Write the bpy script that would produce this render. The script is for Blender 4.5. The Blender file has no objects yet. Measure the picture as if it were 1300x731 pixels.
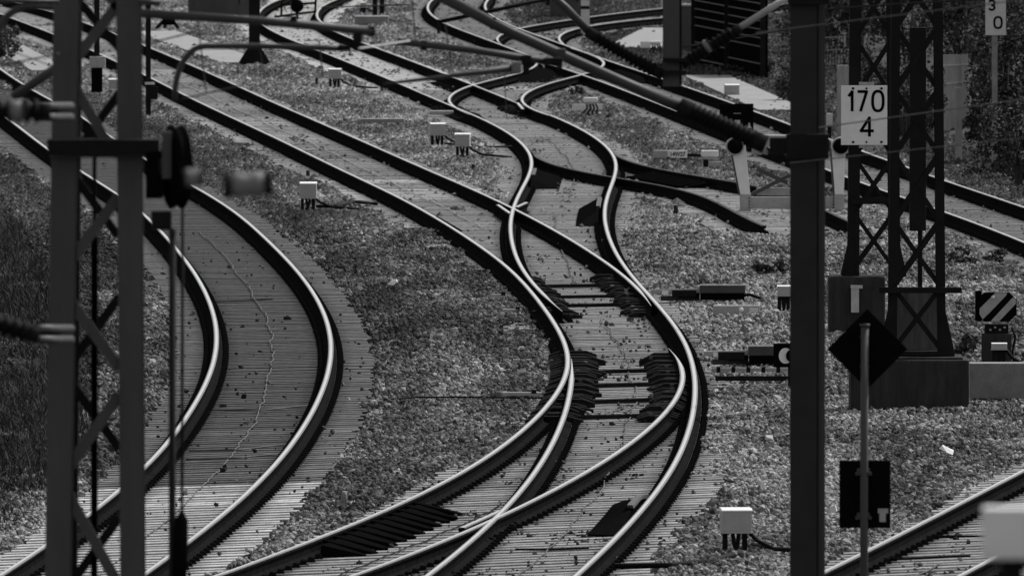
import bpy, bmesh, math, random
import numpy as np
from mathutils import Vector, Matrix

random.seed(7)
rng = np.random.default_rng(11)
R = math.radians
scene = bpy.context.scene
COL = scene.collection

# ------------------------------------------------------------------ camera
F_PX = 26000.0            # focal length in pixels of the 1300 px wide photograph
CAM_H = 8.797             # metres above the rail tops
PITCH = math.atan((365.5 + 416.85) / F_PX)
cam_data = bpy.data.cameras.new('camera')
cam = bpy.data.objects.new('camera', cam_data)
COL.objects.link(cam)
cam.location = (0, 0, CAM_H)
cam.rotation_euler = (math.pi / 2 - PITCH, 0, 0)
cam_data.sensor_width = 36.0
cam_data.sensor_fit = 'HORIZONTAL'
cam_data.lens = F_PX / 1300.0 * 36.0
cam_data.clip_start = 1.0
cam_data.clip_end = 9000.0
cam_data.dof.use_dof = True
cam_data.dof.focus_distance = 262.0
cam_data.dof.aperture_fstop = 15.0
scene.camera = cam

# ------------------------------------------------------------------ sky, sun, exposure
SUN_EL, SUN_AZ = 50.0, 52.0      # degrees; azimuth to the right of the view axis: the sun stands beyond the tracks
world = bpy.data.worlds.new('World')
scene.world = world
world.use_nodes = True
nt = world.node_tree
bg = nt.nodes['Background']
sky = nt.nodes.new('ShaderNodeTexSky')
sky.sky_type = 'NISHITA'
sky.sun_disc = False
sky.sun_elevation = R(SUN_EL)
sky.sun_rotation = R(SUN_AZ)
sky.air_density = 1.0
sky.dust_density = 2.0
bw = nt.nodes.new('ShaderNodeRGBToBW')          # black and white photograph
nt.links.new(sky.outputs[0], bw.inputs[0])
nt.links.new(bw.outputs[0], bg.inputs['Color'])
bg.inputs['Strength'].default_value = 0.10
sun_data = bpy.data.lights.new('sun', 'SUN')
sun_data.energy = 2.0
sun_data.angle = R(4.0)
sun_data.color = (1, 1, 1)
sun = bpy.data.objects.new('sun', sun_data)
COL.objects.link(sun)
sun.location = (40, 250, 60)
sd = Vector((math.sin(R(SUN_AZ)) * math.cos(R(SUN_EL)), math.cos(R(SUN_AZ)) * math.cos(R(SUN_EL)), math.sin(R(SUN_EL))))
sun.rotation_euler = sd.to_track_quat('Z', 'Y').to_euler()
scene.view_settings.view_transform = 'Standard'
scene.view_settings.look = 'None'
scene.view_settings.gamma = 1.0
scene.view_settings.exposure = 0.85

# ------------------------------------------------------------------ where things are
def tilt(Y):
    return 0.0588 * np.exp(-(np.maximum(Y, 60.0) - 180.0) / 93.0) - 0.0026
def plane(X, Y):
    """height of the rail tops: the whole yard leans a little to the left (cant of the curves)"""
    return tilt(Y) * (np.clip(X, -14, 16) - 1.0)
def ray(px, py):
    dx = (px - 650) / F_PX; dy = -(py - 365.5) / F_PX
    c, s = math.cos(PITCH), math.sin(PITCH)
    return dx, c + dy * s, -s + dy * c
def at(px, py, Y):
    a, b, c = ray(px, py)
    return Vector((a * Y / b, Y, CAM_H + c * Y / b))
def gnd(px, py, dz=-0.155):
    a, b, c = ray(px, py)
    z = dz
    for _ in range(30):
        t = (z - CAM_H) / c
        z = float(plane(a * t, b * t)) + dz
    return Vector((a * t, b * t, z))
def gz(x, y, dz=-0.19):
    return float(plane(x, y)) + dz

# ------------------------------------------------------------------ naming and linking
def setp(o, label=None, cat=None, group=None, kind=None):
    if label: o['label'] = label
    if cat: o['category'] = cat
    if group: o['group'] = group
    if kind: o['kind'] = kind
    return o
def thing(name, label, cat, loc, rz=0, group=None):
    o = bpy.data.objects.new(name, None)
    COL.objects.link(o)
    o.location = loc
    o.rotation_euler = (0, 0, rz)
    o.empty_display_size = 0.2
    return setp(o, label, cat, group)
def link(name, me, parent=None, world_coords=True):
    o = bpy.data.objects.new(name, me)
    COL.objects.link(o)
    if parent is not None:
        o.parent = parent
        if world_coords:                     # mesh given in world coordinates: keep it there
            m = Matrix.Identity(4)
            p = parent; chain = []
            while p is not None:
                chain.append(p); p = p.parent
            for p in reversed(chain):
                m = m @ Matrix.LocRotScale(p.location, p.rotation_euler, p.scale)
            me.transform(m.inverted())
            me.update()
    return o
def copy_tree(o, parent=None):
    c = o.copy(); COL.objects.link(c); c.parent = parent
    for ch in list(o.children): copy_tree(ch, c)
    return c

# ------------------------------------------------------------------ materials (black and white photograph: neutral colours)
MATS = {}
def mat(name, col, rough=0.8, metal=0.0, var=0.35, scale=6.0, bump=0.0, bscale=60.0, attr=None, rand=0.0, stretch=None, spec=0.5):
    m = bpy.data.materials.new(name); m.use_nodes = True
    n = m.node_tree.nodes; L = m.node_tree.links
    b = n['Principled BSDF']
    b.inputs['Roughness'].default_value = rough
    b.inputs['Metallic'].default_value = metal
    b.inputs['Specular IOR Level'].default_value = spec
    tc = n.new('ShaderNodeTexCoord')
    src = tc.outputs['Object']
    if stretch:
        mp = n.new('ShaderNodeMapping'); mp.inputs['Scale'].default_value = stretch
        L.new(src, mp.inputs[0]); src = mp.outputs[0]
    no = n.new('ShaderNodeTexNoise'); no.inputs['Scale'].default_value = scale
    no.inputs['Detail'].default_value = 6; no.inputs['Roughness'].default_value = 0.65
    L.new(src, no.inputs['Vector'])
    mr = n.new('ShaderNodeMapRange')
    mr.inputs[1].default_value = 0.25; mr.inputs[2].default_value = 0.75
    mr.inputs[3].default_value = 1 - var; mr.inputs[4].default_value = 1 + var
    L.new(no.outputs[0], mr.inputs[0])
    val = mr.outputs[0]
    def mul(a, bsock=None, c=None):
        q = n.new('ShaderNodeMath'); q.operation = 'MULTIPLY'
        L.new(a, q.inputs[0])
        if bsock is not None: L.new(bsock, q.inputs[1])
        else: q.inputs[1].default_value = c
        return q.outputs[0]
    if attr:
        at_ = n.new('ShaderNodeAttribute'); at_.attribute_name = attr
        val = mul(val, at_.outputs['Fac'])
    if rand:
        oi = n.new('ShaderNodeObjectInfo')
        m2 = n.new('ShaderNodeMapRange'); m2.inputs[3].default_value = 1 - rand; m2.inputs[4].default_value = 1 + rand
        L.new(oi.outputs['Random'], m2.inputs[0]); val = mul(val, m2.outputs[0])
    val = mul(val, None, col)
    cb = n.new('ShaderNodeCombineColor')
    for i in range(3): L.new(val, cb.inputs[i])
    L.new(cb.outputs[0], b.inputs['Base Color'])
    if bump:
        n2 = n.new('ShaderNodeTexNoise'); n2.inputs['Scale'].default_value = bscale; n2.inputs['Detail'].default_value = 4
        L.new(src, n2.inputs['Vector'])
        bp = n.new('ShaderNodeBump'); bp.inputs['Strength'].default_value = bump; bp.inputs['Distance'].default_value = 0.02
        L.new(n2.outputs[0], bp.inputs['Height']); L.new(bp.outputs[0], b.inputs['Normal'])
    MATS[name] = m
    return m
M = MATS
mat('stone', 0.155, 0.9, spec=0.1, attr='tone', var=0.25, scale=12)
mat('soil', 0.05, 0.95, spec=0.1, var=0.5, scale=3, bump=0.6, bscale=14)
mat('concrete', 0.20, 0.85, var=0.35, scale=5, bump=0.3, bscale=40)
mat('sleeper_concrete', 0.25, 0.9, spec=0.1, var=0.5, scale=9, attr='tone', rand=0.22)
mat('old_concrete', 0.030, 0.9, spec=0.15, var=0.5, scale=3, bump=0.3, bscale=25, stretch=(3, 3, 0.6))
mat('pale_concrete', 0.42, 0.85, var=0.25, scale=5)
mat('rail_dull', 0.045, 0.8, var=0.3, scale=4.0, spec=0.1)
mat('rail_rust', 0.0115, 0.95, spec=0.0, var=0.5, scale=9, bump=0.2, bscale=60)
mat('rail_polish', 0.62, 0.33, metal=1.0, var=0.10, scale=2.0, stretch=(30, 0.5, 1))
mat('rail_edge', 0.14, 0.5, metal=1.0, var=0.2, scale=3.0)
mat('fastening', 0.010, 0.9, spec=0.0, var=0.4, scale=20)
mat('dark_iron', 0.014, 0.8, spec=0.03, var=0.4, scale=12)
mat('slide_metal', 0.020, 0.9, spec=0.0, var=0.4, scale=15)
mat('mast_grey', 0.062, 0.7, spec=0.2, var=0.25, scale=2.5, stretch=(2, 2, 0.4))
mat('grey_sheet', 0.10, 0.9, var=0.5, scale=5, stretch=(3, 3, 0.5), spec=0.1)
mat('mast_dark', 0.010, 0.8, spec=0.12, var=0.35, scale=3)
mat('tube_metal', 0.035, 0.55, spec=0.3, var=0.25, scale=4)
mat('insulator', 0.005, 0.7, spec=0.08, var=0.3, scale=8)
mat('insulator_pale', 0.16, 0.6, spec=0.2, var=0.2, scale=8)
mat('mast_black', 0.026, 0.8, var=0.2, scale=3, spec=0.15)
mat('black_paint', 0.005, 0.9, var=0.3, scale=8, spec=0.0)
mat('box_grey', 0.33, 0.55, var=0.12, scale=7)
mat('white_paint', 0.74, 0.6, var=0.10, scale=5)
mat('pale_paint', 0.5, 0.6, var=0.15, scale=5)
mat('rubber', 0.008, 0.8, spec=0.1, var=0.3, scale=20)
mat('cable_pale', 0.042, 0.7, var=0.3, scale=20)
mat('galvanised', 0.32, 0.5, var=0.2, scale=10)
mat('fence_wood', 0.28, 0.85, var=0.3, scale=4, stretch=(3, 3, 0.5))
mat('leaf', 0.042, 0.7, spec=0.1, attr='tone', var=0.25, scale=4)
mat('grass_blade', 0.038, 0.85, spec=0.1, attr='tone', var=0.3, scale=4)
mat('bark', 0.06, 0.9, var=0.4, scale=10)
mat('path_slab', 0.22, 0.85, var=0.3, scale=2.5)

# ------------------------------------------------------------------ mesh builder
class MB:
    def __init__(self): self.v = []; self.f = []; self.m = []; self.mats = []; self.smooth = []
    def mi(self, name):
        if name not in self.mats: self.mats.append(name)
        return self.mats.index(name)
    def add(self, vs, fs, mname, sm=False):
        o = len(self.v); k = self.mi(mname)
        self.v += [tuple(x) for x in vs]
        self.f += [tuple(i + o for i in f) for f in fs]
        self.m += [k] * len(fs); self.smooth += [sm] * len(fs)
        return self
    def box(self, c, s, mname, rz=0.0, bev=0.0, rot=None):
        c = Vector(c); h = Vector(s) * 0.5
        if rot is None: rot = Matrix.Rotation(rz, 3, 'Z')
        if bev <= 0:
            vs = [c + rot @ Vector((sx * h.x, sy * h.y, sz * h.z)) for sz in (-1, 1) for sy in (-1, 1) for sx in (-1, 1)]
            fs = [(0, 2, 3, 1), (4, 5, 7, 6), (0, 1, 5, 4), (2, 6, 7, 3), (0, 4, 6, 2), (1, 3, 7, 5)]
            return self.add(vs, fs, mname)
        bm = bmesh.new(); bmesh.ops.create_cube(bm, size=1.0)
        for v in bm.verts: v.co = Vector((v.co.x * s[0], v.co.y * s[1], v.co.z * s[2]))
        bmesh.ops.bevel(bm, geom=bm.edges[:], offset=bev, segments=2, affect='EDGES', profile=0.7)
        bm.verts.index_update()
        vs = [c + rot @ v.co for v in bm.verts]; fs = [tuple(v.index for v in f.verts) for f in bm.faces]
        bm.free()
        return self.add(vs, fs, mname)
    def beam(self, p0, p1, w, h, mname, up=(0, 0, 1)):
        p0 = Vector(p0); p1 = Vector(p1); d = p1 - p0; L = d.length; d.normalize()
        up = Vector(up)
        if abs(d.dot(up)) > 0.98: up = Vector((0, 1, 0))
        x = d.cross(up).normalized(); z = x.cross(d).normalized()
        rot = Matrix((x, d, z)).transposed()
        return self.box((p0 + p1) * 0.5, (w, L, h), mname, rot=rot)
    def tube(self, pts, r, mname, n=8, caps=True):
        pts = [Vector(p) for p in pts]; vs = []; fs = []
        rr = r if isinstance(r, (list, tuple)) else [r] * len(pts)
        prev = None
        for i, p in enumerate(pts):
            d = (pts[min(i + 1, len(pts) - 1)] - pts[max(i - 1, 0)]).normalized()
            if prev is None:
                a = Vector((0, 0, 1)) if abs(d.z) < 0.9 else Vector((1, 0, 0))
                u = d.cross(a).normalized()
            else:
                u = (prev - d * prev.dot(d)).normalized()
            prev = u; w = d.cross(u)
            for k in range(n):
                a = 2 * math.pi * k / n
                vs.append(p + (u * math.cos(a) + w * math.sin(a)) * rr[i])
        for i in range(len(pts) - 1):
            for k in range(n):
                a, b = i * n + k, i * n + (k + 1) % n
                fs.append((a, b, b + n, a + n))
        if caps:
            fs.append(tuple(reversed(range(n)))); fs.append(tuple((len(pts) - 1) * n + k for k in range(n)))
        return self.add(vs, fs, mname, True)
    def prism(self, poly, depth_vec, mname):
        """poly: list of 3-D points of one face; extruded along depth_vec"""
        d = Vector(depth_vec); n = len(poly); a = [Vector(p) for p in poly]
        vs = a + [p + d for p in a]
        fs = [tuple(range(n)), tuple(reversed(range(n, 2 * n)))] + [(i, i + n, (i + 1) % n + n, (i + 1) % n) for i in range(n)]
        return self.add(vs, fs, mname)
    def ribbed(self, p0, p1, r0, r1, ribs, mname, n=12):
        """insulator with sheds between two points"""
        p0 = Vector(p0); p1 = Vector(p1); pts = []; rr = []
        for i in range(ribs):
            t = (i + 0.0) / ribs; t2 = (i + 0.45) / ribs; t3 = (i + 0.55) / ribs; t4 = (i + 0.98) / ribs
            for tt, r in ((t, r0), (t2, r1), (t3, r1), (t4, r0)):
                pts.append(p0.lerp(p1, tt)); rr.append(r)
        return self.tube(pts, rr, mname, n)
    def build(self, name, parent=None, **kw):
        me = bpy.data.meshes.new(name)
        me.from_pydata(self.v, [], self.f)
        for mn in self.mats: me.materials.append(MATS[mn])
        me.polygons.foreach_set('material_index', self.m)
        me.polygons.foreach_set('use_smooth', self.smooth)
        me.update()
        bm = bmesh.new(); bm.from_mesh(me); bmesh.ops.recalc_face_normals(bm, faces=bm.faces[:]); bm.to_mesh(me); bm.free()
        o = link(name, me, parent)
        return o
def np_mesh(name, V, Fc, nside, mname, tone=None, smooth=False):
    me = bpy.data.meshes.new(name)
    nv, nf = len(V), len(Fc)
    me.vertices.add(nv); me.vertices.foreach_set('co', np.ascontiguousarray(V, dtype=np.float32).ravel())
    me.loops.add(nf * nside); me.loops.foreach_set('vertex_index', np.ascontiguousarray(Fc, dtype=np.int32).ravel())
    me.polygons.add(nf)
    me.polygons.foreach_set('loop_start', np.arange(0, nf * nside, nside, dtype=np.int32))
    me.polygons.foreach_set('use_smooth', np.full(nf, smooth, dtype=bool))
    me.materials.append(MATS[mname])
    if tone is not None:
        a = me.attributes.new('tone', 'FLOAT', 'POINT'); a.data.foreach_set('value', np.ascontiguousarray(tone, dtype=np.float32))
    me.update(calc_edges=True)
    return me
def vnoise(x, y, s, seed):
    x = x / s; y = y / s
    xi = np.floor(x).astype(np.int64); yi = np.floor(y).astype(np.int64)
    fx = x - xi; fy = y - yi; fx = fx * fx * (3 - 2 * fx); fy = fy * fy * (3 - 2 * fy)
    def h(a, b):
        n = (a * 374761393 + b * 668265263 + seed * 982451653) & 0x7fffffff
        n = ((n ^ (n >> 13)) * 1274126177) & 0x7fffffff
        return ((n ^ (n >> 16)) & 0xffff) / 65535.0
    return (h(xi, yi) * (1 - fx) + h(xi + 1, yi) * fx) * (1 - fy) + (h(xi, yi + 1) * (1 - fx) + h(xi + 1, yi + 1) * fx) * fy
RAILS = {
  'A_L': ([205.4,207.0,210.0,213.0,216.0,219.0,222.0,225.0,228.0,231.0,234.0,237.0,240.0,243.0,246.0,249.0,252.0,255.0,258.0,261.0,264.0,267.0,270.0,273.0,276.0,279.0,282.0,285.0,288.0,291.0,294.0,297.0,300.0,303.0,306.0,309.0,312.0,315.0,318.0,321.0,324.0,327.0,330.0,333.0,336.0,339.0,342.0,345.0,348.0,351.0,354.0,357.0,360.0,363.0,366.0,369.0,372.0,375.0,378.0,381.0,384.0,387.0,390.0,393.0,396.0,399.0,402.0,405.0,408.0,410.6],
     [-5.139,-5.057,-4.912,-4.776,-4.647,-4.527,-4.416,-4.315,-4.225,-4.146,-4.078,-4.021,-3.974,-3.935,-3.903,-3.878,-3.859,-3.846,-3.841,-3.844,-3.855,-3.876,-3.905,-3.943,-3.989,-4.043,-4.105,-4.175,-4.25,-4.333,-4.42,-4.514,-4.612,-4.715,-4.823,-4.936,-5.052,-5.172,-5.294,-5.419,-5.546,-5.676,-5.81,-5.949,-6.095,-6.248,-6.408,-6.575,-6.747,-6.924,-7.104,-7.285,-7.468,-7.649,-7.83,-8.008,-8.183,-8.355,-8.524,-8.691,-8.855,-9.017,-9.178,-9.338,-9.499,-9.659,-9.82,-9.982,-10.146,-10.287]),
  'A_R': ([204.7,207.0,210.0,213.0,216.0,219.0,222.0,225.0,228.0,231.0,234.0,237.0,240.0,243.0,246.0,249.0,252.0,255.0,258.0,261.0,264.0,267.0,270.0,273.0,276.0,279.0,282.0,285.0,288.0,291.0,294.0,297.0,300.0,303.0,306.0,309.0,312.0,315.0,318.0,321.0,324.0,327.0,330.0,333.0,336.0,339.0,342.0,345.0,348.0,351.0,354.0,357.0,360.0,363.0,366.0,369.0,372.0,375.0,378.0,381.0,384.0,387.0,390.0,393.0,396.0,399.0,402.0,405.0,408.0,411.0,414.0,417.0,420.0,423.0,426.0,429.0,432.0,435.0,438.0,441.0,444.0,447.0,450.0,453.0,454.4],
     [-3.66,-3.547,-3.405,-3.271,-3.145,-3.027,-2.919,-2.822,-2.735,-2.658,-2.591,-2.533,-2.483,-2.441,-2.406,-2.378,-2.357,-2.343,-2.336,-2.338,-2.347,-2.365,-2.391,-2.427,-2.471,-2.523,-2.583,-2.651,-2.725,-2.807,-2.894,-2.988,-3.087,-3.192,-3.301,-3.415,-3.532,-3.652,-3.774,-3.899,-4.025,-4.155,-4.289,-4.43,-4.577,-4.732,-4.894,-5.062,-5.237,-5.415,-5.596,-5.779,-5.961,-6.143,-6.323,-6.502,-6.678,-6.852,-7.024,-7.193,-7.358,-7.521,-7.681,-7.839,-7.997,-8.156,-8.318,-8.485,-8.657,-8.835,-9.017,-9.202,-9.389,-9.576,-9.761,-9.943,-10.123,-10.299,-10.472,-10.642,-10.809,-10.973,-11.133,-11.291,-11.362]),
  'B_L': ([203.1,204.0,207.0,210.0,213.0,216.0,219.0,222.0,225.0,228.0,231.0,234.0,237.0,240.0,243.0,246.0,249.0,252.0,255.0,258.0,261.0,264.0,267.0,270.0,273.0,276.0,279.0,282.0,285.0,288.0,291.0,294.0,297.0,300.0,303.0,306.0,309.0,312.0,315.0,318.0,321.0,324.0,327.0,330.0,333.0,336.0,339.0,342.0,345.0,348.0,351.0,354.0,357.0,360.0,363.0,366.0,369.0,372.0,375.0,378.0,381.0,384.0,387.0,390.0,393.0,396.0,399.0,402.0,405.0,408.0,411.0,414.0,417.0,420.0,423.0,426.0,429.0,432.0,435.0,438.0,441.0,444.0,447.0,450.0,453.0,456.0,459.0,462.0,465.0,468.0,471.0,474.0,477.0,480.0,483.0,486.0,489.0,492.0,495.0,498.0,501.0,504.0,507.0,510.0,513.0,516.0,519.3],
     [-2.966,-2.842,-2.467,-2.11,-1.774,-1.46,-1.172,-0.91,-0.673,-0.46,-0.27,-0.1,0.052,0.188,0.31,0.416,0.509,0.585,0.645,0.687,0.709,0.713,0.7,0.673,0.634,0.587,0.533,0.474,0.41,0.344,0.273,0.198,0.117,0.03,-0.066,-0.169,-0.28,-0.398,-0.521,-0.648,-0.779,-0.914,-1.052,-1.194,-1.34,-1.491,-1.647,-1.809,-1.976,-2.149,-2.325,-2.503,-2.682,-2.861,-3.039,-3.216,-3.392,-3.568,-3.743,-3.918,-4.093,-4.27,-4.448,-4.628,-4.809,-4.991,-5.174,-5.356,-5.539,-5.721,-5.902,-6.083,-6.262,-6.44,-6.616,-6.791,-6.965,-7.138,-7.31,-7.482,-7.655,-7.829,-8.005,-8.183,-8.362,-8.542,-8.724,-8.907,-9.09,-9.275,-9.46,-9.646,-9.834,-10.023,-10.213,-10.406,-10.6,-10.797,-10.997,-11.199,-11.403,-11.609,-11.816,-12.025,-12.235,-12.446,-12.68]),
  'B_R': ([284.0,285.0,288.0,291.0,294.0,297.0,300.0,303.0,306.0,309.0,312.0,315.0,318.0,321.0,324.0,327.0,330.0,333.0,336.0,339.0,342.0,345.0,348.0,351.0,354.0,357.0,360.0,363.0,366.0,369.0,372.0,375.0,378.0,381.0,384.0,387.0,390.0,393.0,396.0,399.0,402.0,405.0,408.0,411.0,414.0,417.0,420.0,423.0,426.0,429.0,432.0,435.0,438.0,441.0,444.0,447.0,450.0,453.0,456.0,459.0,462.0,465.0,468.0,471.0,474.0,477.0,480.0,483.0,486.0,489.0,492.0,495.0,498.0,501.0,504.0,507.0,510.0,513.0,516.0,519.0,522.0,525.0,528.0,531.0,534.0,537.0,540.0,542.5],
     [1.931,1.918,1.87,1.81,1.74,1.66,1.569,1.471,1.365,1.254,1.137,1.015,0.889,0.757,0.621,0.48,0.335,0.186,0.032,-0.126,-0.289,-0.456,-0.628,-0.803,-0.981,-1.162,-1.343,-1.523,-1.703,-1.882,-2.06,-2.237,-2.414,-2.591,-2.769,-2.948,-3.127,-3.308,-3.489,-3.67,-3.851,-4.032,-4.213,-4.393,-4.573,-4.752,-4.93,-5.107,-5.282,-5.457,-5.63,-5.803,-5.976,-6.15,-6.325,-6.501,-6.678,-6.857,-7.037,-7.219,-7.401,-7.584,-7.769,-7.954,-8.14,-8.327,-8.516,-8.707,-8.899,-9.094,-9.29,-9.489,-9.689,-9.89,-10.093,-10.297,-10.502,-10.709,-10.918,-11.132,-11.349,-11.572,-11.801,-12.037,-12.28,-12.531,-12.79,-13.009]),
  'E_L': ([201.0,204.0,207.0,210.0,213.0,216.0,219.0,222.0,225.0,228.0,231.0,234.0,237.0,240.0,243.0,246.0,249.0,252.0,255.0,258.0,261.0,262.8],
     [-0.856,-0.684,-0.522,-0.37,-0.23,-0.101,0.017,0.124,0.221,0.308,0.386,0.456,0.518,0.572,0.62,0.66,0.693,0.72,0.74,0.754,0.762,0.763]),
  'D_R': ([201.8,204.0,207.0,210.0,213.0,216.0,219.0,222.0,225.0,228.0,231.0,234.0,237.0,240.0,243.0,246.0,249.0,252.0,255.0,258.0,261.0,264.0,266.0],
     [-1.611,-1.319,-0.95,-0.606,-0.288,0.007,0.28,0.535,0.772,0.991,1.193,1.376,1.542,1.691,1.821,1.931,2.02,2.085,2.125,2.137,2.122,2.079,2.034]),
  'C_L': ([282.2,285.0,288.0,291.0,294.0,297.0,300.0,303.0,306.0,309.0,312.0,315.0,318.0,321.0,324.0,327.0,330.0,333.0,336.0,339.0,342.0,345.0,348.0,351.0,354.0,357.0,360.0,363.0,366.0,369.0,372.0,375.0,378.0,381.0,384.0,387.0,390.0,393.0,396.0,399.0,402.0,405.0,408.0,411.0,414.0,417.0,420.0,423.0,426.0,429.0,432.0,435.0,438.0,441.0,444.0,447.0,450.0,453.0,456.0,459.0,462.0,465.0,468.0,471.0,474.0,477.0,480.0,483.0,486.0,489.0,492.0,495.0,498.0,501.0,504.0,507.0,510.0,513.0,516.0,519.0,522.0,525.0,528.0,531.0,534.0,537.0,540.0,543.0,546.0,548.2],
     [0.696,0.599,0.503,0.414,0.333,0.261,0.198,0.144,0.098,0.061,0.032,0.009,-0.008,-0.019,-0.025,-0.024,-0.016,-0.002,0.018,0.045,0.077,0.114,0.154,0.196,0.237,0.276,0.308,0.332,0.346,0.347,0.335,0.308,0.266,0.21,0.14,0.057,-0.038,-0.144,-0.262,-0.391,-0.528,-0.674,-0.827,-0.985,-1.146,-1.307,-1.468,-1.628,-1.786,-1.943,-2.1,-2.256,-2.414,-2.573,-2.733,-2.894,-3.057,-3.221,-3.385,-3.55,-3.716,-3.882,-4.05,-4.218,-4.388,-4.559,-4.73,-4.901,-5.07,-5.236,-5.397,-5.552,-5.7,-5.838,-5.966,-6.082,-6.185,-6.275,-6.351,-6.414,-6.463,-6.499,-6.521,-6.529,-6.522,-6.5,-6.462,-6.408,-6.337,-6.272]),
  'C_R1': ([414.7,417.0,420.0,423.0,426.0,429.0,432.0,435.0,438.0,441.0,444.0,447.0,450.0,453.0,456.0,459.0,462.0,465.0,468.0,471.0,474.0,477.0,480.0,483.0,486.0,489.0,492.0,495.0,498.0,501.0,504.0,507.0,510.0,513.0,516.0,519.0,522.0,525.0,528.0,531.0,534.0,537.0,540.0,543.0,546.0,548.4],
     [0.272,0.158,0.01,-0.14,-0.293,-0.447,-0.603,-0.759,-0.916,-1.074,-1.234,-1.394,-1.556,-1.719,-1.884,-2.049,-2.215,-2.382,-2.549,-2.716,-2.884,-3.053,-3.221,-3.389,-3.555,-3.719,-3.88,-4.035,-4.183,-4.322,-4.451,-4.569,-4.675,-4.768,-4.847,-4.913,-4.965,-5.003,-5.025,-5.032,-5.022,-4.997,-4.956,-4.898,-4.825,-4.753]),
  'C_R': ([199.7,201.0,204.0,207.0,210.0,213.0,216.0,219.0,222.0,225.0,228.0,231.0,234.0,237.0,240.0,243.0,246.0,249.0,252.0,255.0,258.0,261.0,264.0,267.0,270.0,273.0,276.0,279.0,282.0,285.0,288.0,291.0,294.0,297.0,300.0,303.0,306.0,309.0,312.0,315.0,318.0,321.0,324.0,327.0,330.0,333.0,336.0,339.0,342.0,345.0,348.0,351.0,354.0,357.0,360.0,363.0,366.0,369.0,372.0,375.0,378.0,381.0,384.0,387.0,390.0,393.0,396.0,399.0,402.0,405.0,406.5],
     [0.614,0.684,0.844,0.996,1.141,1.278,1.407,1.527,1.638,1.739,1.83,1.911,1.982,2.046,2.102,2.15,2.191,2.225,2.252,2.271,2.282,2.285,2.279,2.264,2.24,2.207,2.166,2.118,2.064,2.006,1.945,1.884,1.824,1.766,1.712,1.664,1.621,1.585,1.555,1.531,1.512,1.499,1.491,1.489,1.494,1.506,1.525,1.551,1.583,1.62,1.661,1.703,1.745,1.783,1.816,1.84,1.853,1.854,1.84,1.812,1.769,1.712,1.641,1.558,1.464,1.358,1.242,1.115,0.978,0.832,0.753]),
  'H_L': ([405.9,408.0,411.0,414.0,417.0,420.0,423.0,426.0,429.0,432.0,435.0,438.0,441.0,444.0,447.0,450.0,453.0,456.0,459.0,462.0,465.0,466.1],
     [-0.733,-0.864,-1.022,-1.146,-1.235,-1.287,-1.297,-1.264,-1.189,-1.076,-0.925,-0.734,-0.51,-0.27,-0.034,0.179,0.352,0.475,0.544,0.559,0.521,0.487]),
  'H_R': ([406.5,408.0,411.0,414.0,417.0,420.0,423.0,426.0,429.0,432.0,435.0,438.0,441.0,444.0,447.0,450.0,453.0,456.0,459.0,462.0,465.0,468.0,471.0,474.0,477.0,478.8],
     [0.742,0.64,0.472,0.343,0.255,0.21,0.208,0.249,0.328,0.444,0.598,0.787,1.005,1.24,1.473,1.684,1.857,1.98,2.048,2.059,2.014,1.921,1.794,1.649,1.492,1.392]),
  'G_L1': ([466.1,468.0,471.0,474.0,477.0,480.0,483.0,486.0,489.0,492.0,495.0,498.0,501.0,504.0,507.0,510.0,513.0,516.0,519.0,522.0,525.0,528.0,531.0,534.0,537.0,540.0,543.0,546.0,548.6],
     [0.521,0.436,0.3,0.161,0.02,-0.122,-0.267,-0.413,-0.562,-0.712,-0.863,-1.013,-1.161,-1.305,-1.443,-1.574,-1.695,-1.806,-1.904,-1.99,-2.062,-2.121,-2.165,-2.195,-2.212,-2.214,-2.203,-2.178,-2.145]),
  'G_L': ([313.2,315.0,318.0,321.0,324.0,327.0,330.0,333.0,336.0,339.0,342.0,345.0,348.0,351.0,354.0,357.0,360.0,363.0,366.0,369.0,372.0,375.0,378.0,381.0,384.0,387.0,390.0,393.0,396.0,399.0,402.0,405.0,408.0,411.0,414.0,417.0,420.0,423.0,426.0,429.0,432.0,435.0,438.0,441.0,444.0,447.0,450.0,453.0,456.0,459.0,461.4],
     [7.837,7.767,7.645,7.517,7.382,7.242,7.096,6.947,6.794,6.64,6.486,6.334,6.183,6.036,5.89,5.747,5.604,5.463,5.322,5.182,5.043,4.904,4.766,4.629,4.493,4.357,4.221,4.085,3.95,3.814,3.677,3.54,3.403,3.266,3.129,2.992,2.854,2.716,2.577,2.436,2.294,2.15,2.004,1.855,1.702,1.545,1.384,1.219,1.05,0.877,0.735]),
  'G_R': ([333.6,336.0,339.0,342.0,345.0,348.0,351.0,354.0,357.0,360.0,363.0,366.0,369.0,372.0,375.0,378.0,381.0,384.0,387.0,390.0,393.0,396.0,399.0,402.0,405.0,408.0,411.0,414.0,417.0,420.0,423.0,426.0,429.0,432.0,435.0,438.0,441.0,444.0,447.0,450.0,453.0,456.0,459.0,462.0,465.0,468.0,471.0,474.0,477.0,480.0,483.0,486.0,489.0,492.0,495.0,498.0,501.0,504.0,507.0,510.0,513.0,516.0,519.0,522.0,525.0,528.0,531.0,534.0,537.0,540.0,543.0,546.0,548.8],
     [8.383,8.266,8.121,7.973,7.824,7.675,7.527,7.382,7.239,7.098,6.959,6.821,6.683,6.546,6.409,6.272,6.136,5.999,5.863,5.727,5.592,5.457,5.323,5.189,5.055,4.921,4.786,4.649,4.51,4.369,4.226,4.081,3.935,3.787,3.639,3.489,3.337,3.183,3.027,2.869,2.711,2.553,2.397,2.244,2.093,1.946,1.801,1.657,1.513,1.369,1.224,1.078,0.93,0.782,0.633,0.486,0.342,0.202,0.067,-0.061,-0.181,-0.292,-0.391,-0.478,-0.552,-0.611,-0.657,-0.688,-0.706,-0.71,-0.702,-0.681,-0.652]),
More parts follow.
